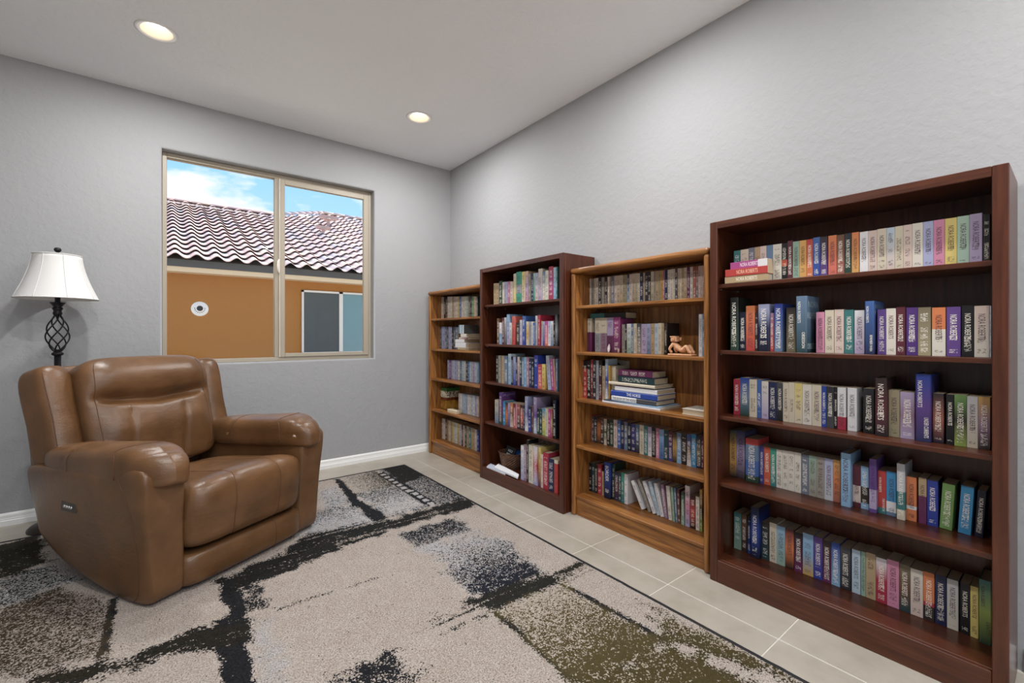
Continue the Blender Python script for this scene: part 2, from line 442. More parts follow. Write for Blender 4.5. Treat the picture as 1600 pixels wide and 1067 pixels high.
# ================================================================== OUTSIDE THE WINDOW
def gravel():
    m = Mat('pale_gravel', 0.95); v = m.coords('Object'); n = m.noise(v, 40, 4, 0.7)
    m.col(m.ramp(n, [(0.3, lin('a9a196')), (0.7, lin('d8d0c4'))])); m.bump(n, 0.5, 0.02); return m.m
tag(MB().box((-40, -40, -.5), (40, 60, -.14)).build('ground', gravel()), 'unseen gravel side yard between the houses, pale to bounce sunlight indoors', 'ground', kind='structure')  # out of view; laid pale so that sunlight bounces up into the room
tag(MB().box((XL - .6, YW + .17, ZC + .10), (XW + .6, YW + 1.40, ZC + .24)).build('sun_block_eave', M['trim']), 'unseen white eave added over the window to block the sun', 'eave', kind='structure')  # overhang added out of view to keep direct sun out of the window
def stucco():
    m = Mat('orange_stucco', 0.95, spec=0.15); v = m.coords('Object'); n = m.noise(v, 45, 4, 0.7)
    m.col(m.ramp(n, [(0.25, lin('976838')), (0.55, lin('a87440')), (0.8, lin('b5824c'))])); m.bump(n, 0.6, 0.012); return m.m
M['stucco'] = stucco()
M['fascia'] = Mat('beige_fascia', 0.7, lin('d6bf9f')).m
M['edge'] = Mat('dark_grey_edge', 0.7, lin('4f4c4a')).m
def rooftile():
    m = Mat('clay_roof_tile', 0.8, spec=0.2); oi = m.add('ObjectInfo'); v = m.coords('Object')
    c = m.ramp(oi.outputs['Random'], [(0.0, lin('d6bbb6')), (0.22, lin('dfc8c1')), (0.42, lin('cbb1b1')), (0.58, lin('b9b7c0')), (0.66, lin('e4d2c0')), (0.8, lin('d4bbb9')), (1.0, lin('dccbc8'))])
    c = m.mix(m.math('MULTIPLY', m.noise(v, 9, 3), 0.35), c, lin('c4a5a1')); m.col(c); return m.m
M['rooftile'] = rooftile()
DE, PITCH, TW, TE = 9.75, 5 / 12, 0.305, 0.37
SLOPE = math.atan(PITCH)
ZE = on_y(262, 401, DE).z
house = tag(empty('neighbour_house', (1.5, 10.1, -.14)), 'orange stucco house with a clay tile roof outside the window', 'house')
HB = Vector((1.5, 10.1, -.14))
def hpart(mb, name, mat, parent=None, smooth=False):
    o = mb.build(name, mat, house if parent is None else parent, smooth)
    o.data.transform(Matrix.Translation(-HB)); return o
zf0, zf1 = on_y(259.5, 422.5, DE + .06).z, on_y(259.5, 414.6, DE + .06).z
HX0, HX1 = -4.5, 10.5
hpart(MB().box((HX0 + .3, 10.1, -.14), (HX1 - .3, 10.3, zf0 + .02)), 'wall', M['stucco'])
hpart(MB().box((HX0, DE + .06, zf0), (HX1, DE + .10, zf1)).box((HX0, DE + .10, zf0), (HX1, 10.12, zf0 + .02)), 'fascia', M['fascia'])
hpart(MB().box((HX0, DE + .045, zf1), (HX1, DE + .10, ZE - .012)), 'roof_edge', M['edge'])
def roof_hit(px, py):
    d = ray(px, py); t = (ZE - PITCH * DE - EYE) / (d.z - PITCH * d.y); return d * t + Vector((0, 0, EYE))
P1, E1, E2, E3 = roof_hit(262, 313), roof_hit(430, 339), roof_hit(500, 332.5), roof_hit(567, 347)
YR1 = (P1.y + E1.y) / 2; YR2 = (E2.y + E3.y) / 2
def ymax(x):
    if x < E1.x: return YR1
    if x < E2.x: return YR1 + (YR2 - YR1) * (x - E1.x) / (E2.x - E1.x)
    return YR2
zz = lambda y: ZE + PITCH * (y - DE)
deck = MB()
deck.add([(HX0, DE + .03, zz(DE + .03) - .03), (HX1, DE + .03, zz(DE + .03) - .03), (HX1, YR2, zz(YR2) - .03), (E2.x, YR2, zz(YR2) - .03), (E1.x, YR1, zz(YR1) - .03), (HX0, YR1, zz(YR1) - .03)], [(0, 1, 2, 3, 4, 5)])
for (xa, xb, yr) in ((HX0, E1.x, YR1), (E2.x, HX1, YR2)):
    deck.add([(xa, yr, zz(yr) - .03), (xb, yr, zz(yr) - .03), (xb, 2 * yr - DE, ZE), (xa, 2 * yr - DE, ZE)], [(0, 1, 2, 3)])
deck.add([(E1.x, YR1, zz(YR1) - .03), (E2.x, YR2, zz(YR2) - .03), (E1.x, 2 * YR1 - DE, ZE), (E2.x, 2 * YR2 - DE, ZE)], [(0, 1, 3, 2)])
roof = hpart(deck, 'roof', M['edge'])
def tile_geo():
    n = 13; top, back, bot = [], [], []
    for k in range(n):
        u = k / (n - 1); x = (u - .5) * TW * 1.02; z = .042 * math.cos(2 * PI * (u - .30)) + .004 * math.cos(4 * PI * (u - .30))
        top.append((x, 0, z + .056)); back.append((x, TE + .03, z + .004)); bot.append((x, .003, z + .040))
    v = top + back + bot + top; f = []
    for k in range(n - 1):
        f += [(k, k + 1, n + k + 1, n + k), (2 * n + k, 2 * n + k + 1, 3 * n + k + 1, 3 * n + k)]
    return v, f
tv, tf = tile_geo(); rot = Matrix.Rotation(SLOPE, 3, 'X')
def px_of(p):
    D = p.x * SN + p.y * CS; return 800 + FPX * (p.x * CS - p.y * SN) / D
t_mesh, rest, cnt = None, MB(), 0
tiles = []
for i in range(-15, 34):
    xc = .082 + TW * (i + .5)
    if xc < HX0 or xc > HX1: continue
    j = 0
    while True:
        y = DE - .02 + j * TE * math.cos(SLOPE)
        if y + .15 > ymax(xc): break
        p = Vector((xc, y, zz(y)))
        if y + TE > ymax(xc) - .02: pass
        tiles.append((p, 248 < px_of(p) < 588)); j += 1
for p, vis in tiles:
    if vis and cnt < 300:
        if t_mesh is None:
            o = mk('roof_tile', tv, tf, M['rooftile'], roof, True); t_mesh = o.data
            t_mesh.transform(rot.to_4x4())
        else:
            o = bpy.data.objects.new('roof_tile', t_mesh); C.objects.link(o); o.parent = roof
        o.location = p - HB; cnt += 1
    else: rest.add([rot @ Vector(q) + p for q in tv], tf)
o = hpart(rest, 'roof_tiles_beyond', M['rooftile'], roof, True); o['kind'] = 'stuff'
def cap_mesh():
    v, f = [], []
    for k in range(9):
        g = PI * k / 8
        v += [(0, -.12 * math.cos(g), .10 * math.sin(g)), (.42, -.10 * math.cos(g), .08 * math.sin(g))]
    for k in range(8): f.append((2 * k, 2 * k + 1, 2 * k + 3, 2 * k + 2))
    f.append(tuple(range(0, 18, 2))); return v, f
cv, cf = cap_mesh(); cap = None
def caps(a, b):
    global cap
    d = b - a; n = max(1, int(d.length / .38))
    q = d.to_track_quat('X', 'Z')
    for k in range(n):
        if cap is None: o = mk('ridge_tile', cv, cf, M['rooftile'], roof, True); cap = o.data
        else: o = bpy.data.objects.new('ridge_tile', cap); C.objects.link(o); o.parent = roof
        o.location = a + d * (k / n) - HB; o.rotation_mode = 'QUATERNION'; o.rotation_quaternion = q
up = Vector((0, 0, .03))
caps(Vector((E1.x, YR1, zz(YR1))) + up, Vector((-2.2, YR1, zz(YR1))) + up)
caps(Vector((E1.x, YR1, zz(YR1))) + up, Vector((E2.x, YR2, zz(YR2))) + up)
caps(Vector((E2.x, YR2, zz(YR2))) + up, Vector((HX1, YR2, zz(YR2))) + up)
M['roofpipe'] = Mat('painted_vent_pipe', 0.6, lin('b59a93')).m
for (px, py, s) in ((513, 355, 1.0), (505, 368, .75)):
    b = roof_hit(px, py); mb = MB().lathe([(.05 * s, -.05), (.05 * s, .22 * s), (.13 * s, .22 * s), (.13 * s, .25 * s), (.03 * s, .31 * s)], 12, b)
    mb.box((b.x - .26 * s, b.y - .06, b.z + .25 * s), (b.x + .26 * s, b.y + .06, b.z + .36 * s))
    hpart(mb, 'roof_vent', M['roofpipe'])
# its window
wa = on_y(471.4, 453, 10.08); wm0, wm1 = on_y(529.8, 480, 10.08).x, on_y(535.4, 480, 10.08).x
wz1 = wa.z; wz0 = wz1 - 1.35; wx1 = wm1 + (wm0 - wa.x)
mb = MB()
for a, b in (((wa.x, wz0, ), (wa.x + .04, wz1)), ((wx1, wz0), (wx1 + .04, wz1)), ((wm0, wz0), (wm1, wz1)), ((wa.x, wz1 - .04), (wx1 + .04, wz1)), ((wa.x, wz0), (wx1 + .04, wz0 + .04))):
    mb.box((a[0], 10.06, a[1]), (b[0], 10.12, b[1]))
hw = hpart(mb, 'window', Mat('white_vinyl', .5, lin('d8d2cc')).m)
def scr():
    m = Mat('grey_insect_screen', .8, lin('55595a'), spec=.2); return m.m
hpart(MB().box((wa.x + .04, 10.085, wz0 + .04), (wm0, 10.09, wz1 - .04)), 'screen', scr(), hw)
hpart(MB().box((wm1, 10.085, wz0 + .04), (wx1, 10.09, wz1 - .04)), 'pane', Mat('blue_grey_glass', .15, lin('6d8c92'), spec=.6).m, hw)
vc = on_y(312.2, 482.5, 10.1)
mb = MB(); pr = [(.0, .03), (.035, .03), (.045, .022), (.125, .016), (.135, .0)]
mb.lathe(pr, 32, caps=False); mb.v = [Vector((p.x + vc.x, 10.1 - p.z, p.y + vc.z)) for p in mb.v]
wv = hpart(mb, 'wall_vent', M['white_enamel'], smooth=True)
mb = MB().lathe([(.0, .036), (.046, .034), (.05, .024)], 24, caps=False)
for k in range(9):
    g = PI + PI * k / 8; mb.lathe([(.0, .024), (.009, .023), (.009, .015)], 8, (.078 * math.cos(g), .078 * math.sin(g), 0), caps=False)
mb.v = [Vector((p.x + vc.x, 10.1 - p.z, p.y + vc.z + .008)) for p in mb.v]
hpart(mb, 'vent_grille', M['black'], wv)

# ================================================================== BOOKCASES
CASES = {}
def bookcase(key, label, style, xf, y0, y1, H, shelves, base):
    r = tag(empty('bookcase', (xf, (y0 + y1) / 2, 0)), label, 'bookcase')
    XB = XW - .008
    def P(name, a, b, mat, rad=.0025, seg=1):
        o = MB().bbox(a, b, rad, seg).build(name, M[mat], r); o.data.transform(Matrix.Translation(-r.location)); return o
    w = style
    if style == 'cherry':
        st, th, front = .038, .020, xf
        P('side_panel', (xf + .0205, y1 - th, 0), (XB, y1, H), w + '_z'); P('side_panel', (xf + .0205, y0, 0), (XB, y0 + th, H), w + '_z')
        P('stile', (xf, y1 - st, 0), (xf + .020, y1, H), w + '_z'); P('stile', (xf, y0, 0), (xf + .020, y0 + st + .002, H), w + '_z')
        P('top_rail', (xf + .0005, y0 + st + .002, H - .036), (xf + .020, y1 - st, H), w + '_y')
        P('base_rail', (xf + .0005, y0 + st + .002, 0), (xf + .020, y1 - st, base), w + '_y')
        P('top_panel', (xf + .0205, y0 + th, H - .03), (XB - .006, y1 - th, H - .002), w + '_y')
        sx = xf + .0212
    else:
        th = .034; sx = xf + .012
        P('side_panel', (xf, y1 - th, 0), (XB, y1, H - .033), w + '_z', .0155, 4); P('side_panel', (xf, y0, 0), (XB, y0 + th, H - .033), w + '_z', .0155, 4)
        P('top_panel', (xf - .006, y0 - .001, H - .036), (XB, y1 + .001, H), w + '_y', .0165, 4)
        P('base_board', (xf + .024, y0 + th, 0), (xf + .044, y1 - th, base - .020), w + '_y')
    P('back_panel', (XB - .005, y0 + th - .004, .01), (XB, y1 - th + .004, H - .020), w + '_z', .001)
    P('bottom_shelf', (sx, y0 + th, base - .020), (XB - .0055, y1 - th, base), w + '_y')
    pins = MB()
    for z in shelves:
        P('shelf', (sx + .004, y0 + th + .001, z - .020), (XB - .0055, y1 - th - .001, z), w + '_y', .003, 2)
        for yy, s in ((y1 - th, -1), (y0 + th, 1)):
            for xx in (sx + .045, XB - .06): pins.bbox((xx - .006, min(yy, yy + s * .010), z - .027), (xx + .006, max(yy, yy + s * .010), z - .0205), .001)
        o = pins.build('shelf_pin', M['steel'], r); o.data.transform(Matrix.Translation(-r.location)); pins = MB()
    CASES[key] = dict(xf=xf, y0=y0 + th, y1=y1 - th, z=list(shelves) + [base], XB=XB - .006)
    return r
bookcase('end', 'dark cherry bookcase at the end of the row, farthest from the window', 'cherry', 2.2153, .1462, 1.1776, 1.832, (1.515, 1.178, .8436, .504), .113)
bookcase('between', 'golden oak bookcase standing between the two cherry bookcases', 'oak', 2.247, 1.199, 2.204, 1.718, (1.457, 1.137, .811, .489), .141)
bookcase('mid', 'dark cherry bookcase standing between the two oak bookcases', 'cherry', 2.2001, 2.229, 3.2714, 1.832, (1.515, 1.174, .845, .4955), .104)
bookcase('corner', 'golden oak bookcase in the corner beside the window wall', 'oak', 2.222, 3.277, 4.284, 1.708, (1.422, 1.105, .794, .470), .141)

# ================================================================== BOOKS
PAL = dict(black=('black', '1b1a1c'), char=('charcoal', '2e2d33'), navy=('navy', '232b52'), dnavy=('dark navy', '151a30'), cobalt=('cobalt blue', '2546a0'), blue=('blue', '3f66a8'),
 royal=('royal blue', '2c3f9c'), sky=('sky blue', '86aed0'), pblue=('pale blue', 'b4c8d6'), steel=('steel blue', '66809e'), slate=('slate', '6f7583'), cyan=('cyan blue', '2f8fc4'),
 teal=('teal', '357a7a'), dteal=('dark teal', '23444a'), mint=('mint green', 'a6c4ae'), sage=('sage green', '8fae98'), green=('green', '6f9a4c'), dgreen=('dark green', '2b4636'), lime=('lime green', '94ab45'),
 jade=('jade green', '2f9a80'), olive=('olive brown', '7a6f55'), khaki=('khaki', 'a39672'), tan=('tan', 'b79b72'), taupe=('taupe', '9b9184'), brown=('brown', '6e4a34'), dbrown=('dark brown', '352a28'),
 cream=('cream', 'd4c6ad'), ivory=('ivory', 'dcd3c4'), white=('white', 'e2dfe0'), grey=('grey', '9a9aa0'), dgrey=('dark grey', '4b4a4e'), lgrey=('light grey', 'c2c2c6'), blush=('blush', 'd8bfb2'), peach=('peach', 'dfb48e'),
 pink=('pink', 'd585a4'), rose=('rose', 'b06a82'), magenta=('magenta', 'b0428a'), mauve=('mauve', '96738c'), lilac=('lilac', 'b3a0c4'), lav=('lavender', 'a9aed2'), purple=('purple', '63428c'), violet=('violet', '53307c'),
 indigo=('indigo', '45408a'), plum=('plum', '6e2a58'), maroon=('maroon', '602532'), crimson=('crimson', 'b02340'), red=('red', 'c0362f'), rorange=('red orange', 'cf5630'), orange=('orange', 'dc7a3c'), amber=('amber', 'dba148'),
 gold=('gold', 'c99a3c'), yellow=('yellow', 'dcc464'), coral=('coral', 'd8685a'), brick=('brick red', 'a8604e'))
ORD = ['zeroth', 'first', 'second', 'third', 'fourth', 'fifth', 'sixth', 'seventh', 'eighth', 'ninth', 'tenth', 'eleventh', 'twelfth', 'thirteenth', 'fourteenth', 'fifteenth', 'sixteenth', 'seventeenth', 'eighteenth', 'nineteenth', 'twentieth']
def ordinal(n):
    if n <= 20: return ORD[n]
    if n == 30: return 'thirtieth'
    return ('twenty-' if n < 30 else 'thirty-') + ORD[n % 10]
CASE_WORDS = dict(end='end cherry bookcase', mid='middle cherry bookcase', between='oak bookcase between cherry bookcases', corner='corner oak bookcase')
SHELF_WORDS = ['top shelf', 'second shelf', 'middle shelf', 'fourth shelf', 'bottom shelf']

def dull(h_):
    c = lin(h_); g = .3 * c[0] + .6 * c[1] + .1 * c[2]
    return tuple((g + (x - g) * .86) * .86 for x in c)
def stops_of(spec):
    """'a>b>c' gradient from the top, 'a|b@.6' hard band; returns [(v from bottom, rgb)], words, main rgb"""
    cols, words = [], []
    if '|' in spec:
        parts = spec.split('|'); prev = 0.0
        for p in parts:
            nm, _, fr = p.partition('@'); words.append(nm)
        fr = [float(p.split('@')[1]) for p in parts[1:]]
        edges = [0.0] + fr + [1.0]
        for k, nm in enumerate(words):
            c = dull(PAL[nm][1]); cols += [(1 - edges[k] - (.001 if k else 0), c), (1 - edges[k + 1] + (.001 if k < len(words) - 1 else 0), c)]
    elif '>' in spec:
        words = spec.split('>'); n = len(words)
        cols = [(1 - k / (n - 1), dull(PAL[w][1])) for k, w in enumerate(words)]
    else:
        words = [spec]; c = dull(PAL[spec][1]); cols = [(1.0, c), (0.0, c)]
    cols.reverse(); uniq = []
    for w in words:
        if PAL[w][0] not in uniq: uniq.append(PAL[w][0])
    return cols, ' and '.join(uniq[:2])

def book_geo(D, T, H, stops, hard, ink, inkc, seed):
    """cover: U section; local x into the shelf, y across, z up"""
    t = .0028 if hard else .0008; r = min(.0035 if hard else .0012, T * .3)
    sec = [(D, -T / 2), (r, -T / 2), (0, -T / 2 + r), (0, T / 2 - r), (r, T / 2), (D, T / 2), (D, T / 2 - t), (t + r * .4, T / 2 - t), (t + r * .4, -T / 2 + t), (D, -T / 2 + t)]
    n = len(sec); v, f, col, uvs = [], [], [], []
    for fr, c in stops:
        for x, y in sec: v.append((x, y, fr * H)); col.append((*c, ink))
    for i in range(len(stops) - 1):
        for k in range(n):
            k2 = (k + 1) % n; q = (i * n + k2, i * n + k, (i + 1) * n + k, (i + 1) * n + k2); f.append(q)
            if k in (1, 2, 3): uvs.append([((v[p][1] + T / 2) / T, v[p][2] / H) for p in q])
            else: uvs.append([(-5, 0)] * 4)
    for row, rev in ((0, 0), (len(stops) - 1, 1)):
        for q in ((0, 1, 8, 9), (1, 2, 3, 4, 7, 8), (4, 5, 6, 7)):
            q = tuple(row * n + p for p in (q[::-1] if not rev else q)); f.append(q); uvs.append([(-5, 0)] * len(q))
    g = .003 if hard else .0006
    pg = MB().box((t + r * .4, -T / 2 + t, g), (D - g * 1.2, T / 2 - t, H - g))
    return v, f, col, uvs, pg
def cover_obj(name, geo, inkc, seed, parent=None):
    v, f, col, uvs, pg = geo
    o = mk(name, v, f, M['cover'], parent); me = o.data
    a = me.color_attributes.new('Col', 'FLOAT_COLOR', 'POINT'); a.data.foreach_set('color', [x for c in col for x in c])
    b = me.color_attributes.new('Ink', 'FLOAT_COLOR', 'POINT'); b.data.foreach_set('color', [x for c in col for x in (*inkc, seed)])
    u = me.uv_layers.new(name='UVMap'); u.data.foreach_set('uv', [x for q in uvs for p in q for x in p])
    pg.build('page_block', M['pages'], o)
    return o
def luma(c): return .3 * c[0] + .6 * c[1] + .1 * c[2]
class Stuff:
    v, f, col, ink, uv, fm = [], [], [], [], [], []
counts = {'paperback_book': 0, 'hardcover_book': 0}
OPEN = 0.0005
def shelf_row(case, sh, xs, segs, stuff=False, texts=True):
    """segs: [(ox, oy, scale, 'xl xr top spec flags; ...')] - photo crops measured along the spines"""
    cs = CASES[case]; z0 = cs['z'][sh]; prev = cs['y1']; idx = 0
    for ox, oy, s, data in segs:
        for ln in data.replace('\n', ';').split(';'):
            tk = ln.split()
            if not tk: continue
            xl, xr, top = (float(q) for q in tk[:3]); spec = tk[3]; fl = tk[4:]; idx += 1
            hard = 'h' in fl; dx = tilt = 0.0; txt = None; D = .152 if hard else .106
            for q in fl:
                if q[0] == 'd' and q != 'd': dx = float(q[1:])
                elif q[0] == 't' and q != 't': tilt = float(q[1:])
                elif q[0] == 'D': D = float(q[1:])
                elif q[0] == '"': txt = q[1:].replace('_', ' ')
            X = xs + dx
            ya, yb = on_x(ox + xl / s, 500, X).y, on_x(ox + xr / s, 500, X).y
            ztop = on_x(ox + xl / s, oy + top / s, X).z
            if not tilt:
                ya = min(ya, prev - .0004); yb = min(yb, ya - .004); yb = max(yb, cs['y0'] + .0008); prev = yb
                if ya - yb < .003: continue
            else: prev = min(prev, yb)
            H = max(.09, ztop - z0); T = ya - yb
            D = min(D, cs['XB'] - X - .001)
            tr = math.radians(tilt)
            if tilt: T *= math.cos(tr); H = (H - T / 2 * abs(math.sin(tr))) / math.cos(tr)
            if sh < 4: H = min(H, .315)
            stops, words = stops_of(spec)
            main = stops[len(stops) // 2][1]
            inkc = lin('ece6da') if luma(main) < .22 else lin('3a2d33')
            seed = random.random(); ink = 0.98 if not txt else (0.56 if '/' not in txt else 0.2)
            if stuff: ink = .98
            geo = book_geo(D, T, H, stops, hard, ink, inkc, seed)
            yc = (ya + yb) / 2
            loc = Vector((X, yc + math.sin(tr) * H / 2, z0 + OPEN + abs(math.sin(tr)) * T / 2))
            R = Matrix.Rotation(tr, 3, 'X')
            if stuff:
                k = len(Stuff.v); v, f, col, uvs, pg = geo
                Stuff.v += [R @ Vector(p) + loc for p in v]; Stuff.f += [tuple(i + k for i in q) for q in f]; Stuff.col += col
                Stuff.ink += [(*inkc, seed)] * len(v); Stuff.uv += uvs; Stuff.fm += [0] * len(f)
                k = len(Stuff.v); Stuff.v += [R @ p + loc for p in pg.v]; Stuff.f += [tuple(i + k for i in q) for q in pg.f]
                Stuff.col += [(.5, .5, .5, 0)] * len(pg.v); Stuff.ink += [(0, 0, 0, 0)] * len(pg.v); Stuff.uv += [[(-5, 0)] * len(q) for q in pg.f]; Stuff.fm += [1] * len(pg.f)
                continue
            nm = 'hardcover_book' if hard else 'paperback_book'; counts[nm] += 1
            o = cover_obj(nm, geo, inkc, seed); o.location = loc; o.rotation_euler = (tr, 0, 0)
            kind = 'hardcover' if hard else 'paperback'
            if len(f"{words} {ordinal(idx)} {SHELF_WORDS[sh]} {CASE_WORDS[case]}".split()) > 12: words = words.split(' and ')[0]
            tag(o, f"{words} {kind}, {ordinal(idx)} from window-side panel, {SHELF_WORDS[sh]}, {CASE_WORDS[case]}", 'book',
                f"books on the {SHELF_WORDS[sh]} of the {CASE_WORDS[case]}")
            if txt:
                lines = txt.split('/'); n = len(lines)
                ihex = 'ece6da' if luma(main) < .22 else '4a2f3c'
                for k, L in enumerate(lines):
                    lh = T * (.5 if n == 1 else .8 / n * .72)
                    w = min(H * (.50 if not hard else .62), lh * .66 * len(L)); 
                    cy = (k - (n - 1) / 2) * T * .8 / n * -1 if n > 1 else 0
                    if n == 2 and k == 1 and len(lines[0]) > 9: zt_ = H * .36
                    else: zt_ = H * (.90 if hard else .84)
                    if n == 2 and k == 1 and len(lines[0]) > 9: w = min(w, H * .30)
                    lettering(L, (-.0003, cy + lh / 2, zt_), (0, 0, -1), (0, -1, 0), w, lh, ihex, o)
    return idx
NR = '"NORA_ROBERTS'
# --- end cherry bookcase
shelf_row('end', 0, 2.300, [(1120, 330, 7.273, f"""193 268 455 teal; 268 360 442 cream; 360 428 422 slate; 428 492 412 tan; 492 562 402 blush; 562 636 393 steel; 636 736 383 ivory; 736 800 372 black|rorange@.45|black@.62
800 862 342 maroon {NR}; 862 938 350 sage {NR}; 938 1016 338 amber {NR}; 1016 1090 326 red>orange {NR}; 1090 1172 305 blue>cobalt {NR}; 1172 1258 297 dbrown>purple {NR}; 1266 1360 283 orange>coral {NR}; 1360 1448 275 brown>brick {NR}; 1448 1532 258 char>dgreen {NR}; 1532 1614 247 orange>amber {NR}"""),
 (1330, 320, 6.957, f"""92 183 300 white {NR}; 183 280 288 blush {NR}; 280 383 268 cream {NR}; 383 473 255 pblue>blush; 473 565 240 cream; 565 662 225 blush; 662 780 208 ivory {NR}; 780 893 190 lav {NR}; 893 1015 172 pink {NR}; 1018 1150 155 yellow {NR}; 1152 1285 132 mint {NR}; 1285 1425 108 lilac {NR}; 1432 1512 110 black>dbrown""")])
shelf_row('end', 1, 2.285, [(1120, 450, 7.273, f"""150 240 112 black>dgreen h d-.012 {NR}; 240 330 275 dnavy {NR}; 330 432 205 orange>red {NR}; 435 466 280 dbrown; 468 595 188 lav>navy>dnavy h d-.008 {NR}; 597 648 285 mauve>red; 650 745 182 royal>steel h d-.006 {NR}; 790 898 225 dbrown>olive {NR}; 900 1020 95 steel>dteal h d-.038 {NR}/OBSESSION
1128 1222 275 pink {NR}; 1228 1330 253 cream {NR}; 1335 1442 247 blush {NR}; 1448 1556 250 teal {NR}"""),
 (1330, 460, 6.957, f"""35 145 175 white>lilac {NR}; 148 245 75 blue>navy h d-.02 {NR}/REMEMBER_WHEN; 283 378 165 purple {NR}; 380 485 155 ivory {NR}; 487 588 140 maroon {NR}; 597 722 145 violet {NR}; 725 865 143 olive>khaki; 877 1025 145 orange|ivory@.45 {NR}; 1035 1190 138 purple {NR}; 1200 1335 122 black {NR}; 1338 1503 127 blush>ivory {NR}; 1506 1516 125 pblue""")])
shelf_row('end', 2, 2.332, [(1120, 580, 7.273, f"""190 262 88 crimson {NR}; 262 368 72 cobalt>steel>dgreen {NR}; 368 455 92 cream; 455 505 95 blue; 508 585 113 ivory>lilac; 585 680 118 navy {NR}; 680 750 130 dgrey>black {NR}; 750 815 130 cream {NR}; 815 882 127 cream; 882 970 135 yellow>cream; 972 1078 148 ivory {NR}; 1080 1188 155 cream {NR}; 1190 1245 168 cobalt {NR}; 1245 1330 175 char>dgrey {NR}; 1332 1368 180 black; 1370 1465 183 white|crimson@.7 {NR}; 1484 1590 187 white {NR}"""),
 (1330, 575, 6.957, f"""130 250 220 char>black {NR}; 258 385 108 dbrown>maroon>black h d-.028 {NR}; 398 525 238 khaki {NR}; 530 690 258 lilac>mauve>lilac {NR}; 697 868 62 cobalt>purple>navy h d-.018 {NR}/UNDER_CURRENTS; 885 1005 275 char>brick>dnavy {NR}; 1030 1118 285 black {NR}; 1120 1255 288 green>dbrown>lime {NR}; 1258 1378 305 lgrey>cream {NR}; 1380 1512 312 gold>mauve>dbrown {NR}""")])
shelf_row('end', 3, 2.385, [(1120, 660, 7.114, f"""135 215 80 dteal>gold>amber>char {NR} D.13; 215 312 85 navy>lilac>dbrown {NR} D.13; 318 455 170 red|steel@.14|blue@.5|dgreen@.85 d-.02 D.13 {NR}; 457 522 258 indigo {NR}; 522 592 270 rorange {NR}; 592 658 285 jade>teal {NR}; 660 728 298 ivory; 728 793 308 ivory; 793 863 318 ivory; 863 935 330 ivory; 935 1022 352 slate; 1022 1108 365 sage>taupe; 1108 1195 380 taupe; 1195 1293 397 lav>lgrey {NR}; 1295 1373 412 amber>orange>brick; 1375 1485 335 sky h d-.03 {NR}"""),
 (1330, 700, 6.67, f"""15 98 172 maroon|blush@.48|maroon@.88 {NR}; 98 185 185 sky|dbrown@.48|sky@.86; 187 262 110 purple|lilac@.57|purple@.93 d-.02 D.13 {NR}; 266 363 228 red|teal@.86 {NR}/STARS_OF_FORTUNE; 365 470 240 cyan|white@.68|steel@.92 {NR}; 474 560 158 lgrey|teal@.5|cream@.82 d-.02 D.13 {NR}; 568 680 292 orange|white@.66|orange@.74 {NR}; 700 785 305 tan|plum@.4 {NR}; 790 905 330 royal {NR}; 935 1068 360 green {NR} t3; 1128 1265 385 cyan {NR} t3; 1300 1392 435 dnavy {NR} t3""")])
shelf_row('end', 4, 2.414, [(1120, 770, 7.114, f"""190 270 210 teal>sage; 275 332 235 brown>dbrown; 340 376 255 dnavy>cobalt; 378 465 150 dnavy>cobalt>black d-.03 D.13 {NR}; 495 580 320 dbrown>dteal; 585 665 325 cream; 665 758 360 sky>sage; 760 855 393 maroon>orange>black {NR}; 860 953 430 black>plum {NR}; 955 1072 440 sky>sky>gold; 1075 1173 480 purple>royal {NR}; 1175 1270 520 dbrown>plum {NR}; 1272 1368 545 cobalt>sky {NR}; 1370 1488 590 dgrey>char {NR}"""),
 (1330, 840, 5.617, f"""5 80 97 pblue {NR}; 85 126 118 sage; 128 215 125 tan; 217 312 168 white>crimson>crimson {NR}; 314 420 185 pink {NR}; 422 518 225 olive>brown>dteal {NR}; 520 630 265 ivory>blush {NR}; 632 730 293 orange|crimson@.62|dbrown@.7 {NR}; 735 835 318 navy {NR}; 840 940 355 lgrey>ivory {NR}; 955 1043 390 black {NR}; 1045 1118 420 yellow {NR}; 1122 1236 360 teal>lime>dgreen h d-.022 {NR}/IDENTITY""")])
# --- oak bookcase between the cherry ones
shelf_row('between', 1, 2.380, [(900, 480, 7.619, """105 180 135 cream|plum@.42 h; 222 290 130 cream|grey@.45 h; 290 364 128 cream|mauve@.45 h; 366 440 125 lilac|plum@.52 h; 442 520 122 magenta>plum h
545 580 205 taupe; 580 604 200 char; 605 655 198 white>sage; 656 684 197 steel; 685 722 195 cream; 722 775 195 dgrey>taupe; 777 840 200 lilac; 840 888 198 lav>steel; 890 934 195 tan; 936 976 195 pblue; 977 1016 190 cream; 1017 1046 192 tan; 1050 1082 190 dbrown>black h D.13
1458 1506 85 lgrey h d-.06 "GOLDEN_KITCHEN; 1508 1524 80 steel h d-.06""")])
shelf_row('between', 2, 2.335, [(900, 550, 7.619, """40 78 95 crimson|black@.2; 80 128 105 black|red@.2; 130 174 100 black; 176 199 90 crimson>maroon; 200 236 95 char; 238 269 100 grey; 271 308 100 black>maroon; 312 345 165 tan; 347 378 85 pblue>cobalt>white D.10; 382 400 160 gold; 425 470 165 cream h d.02 D.12""")])
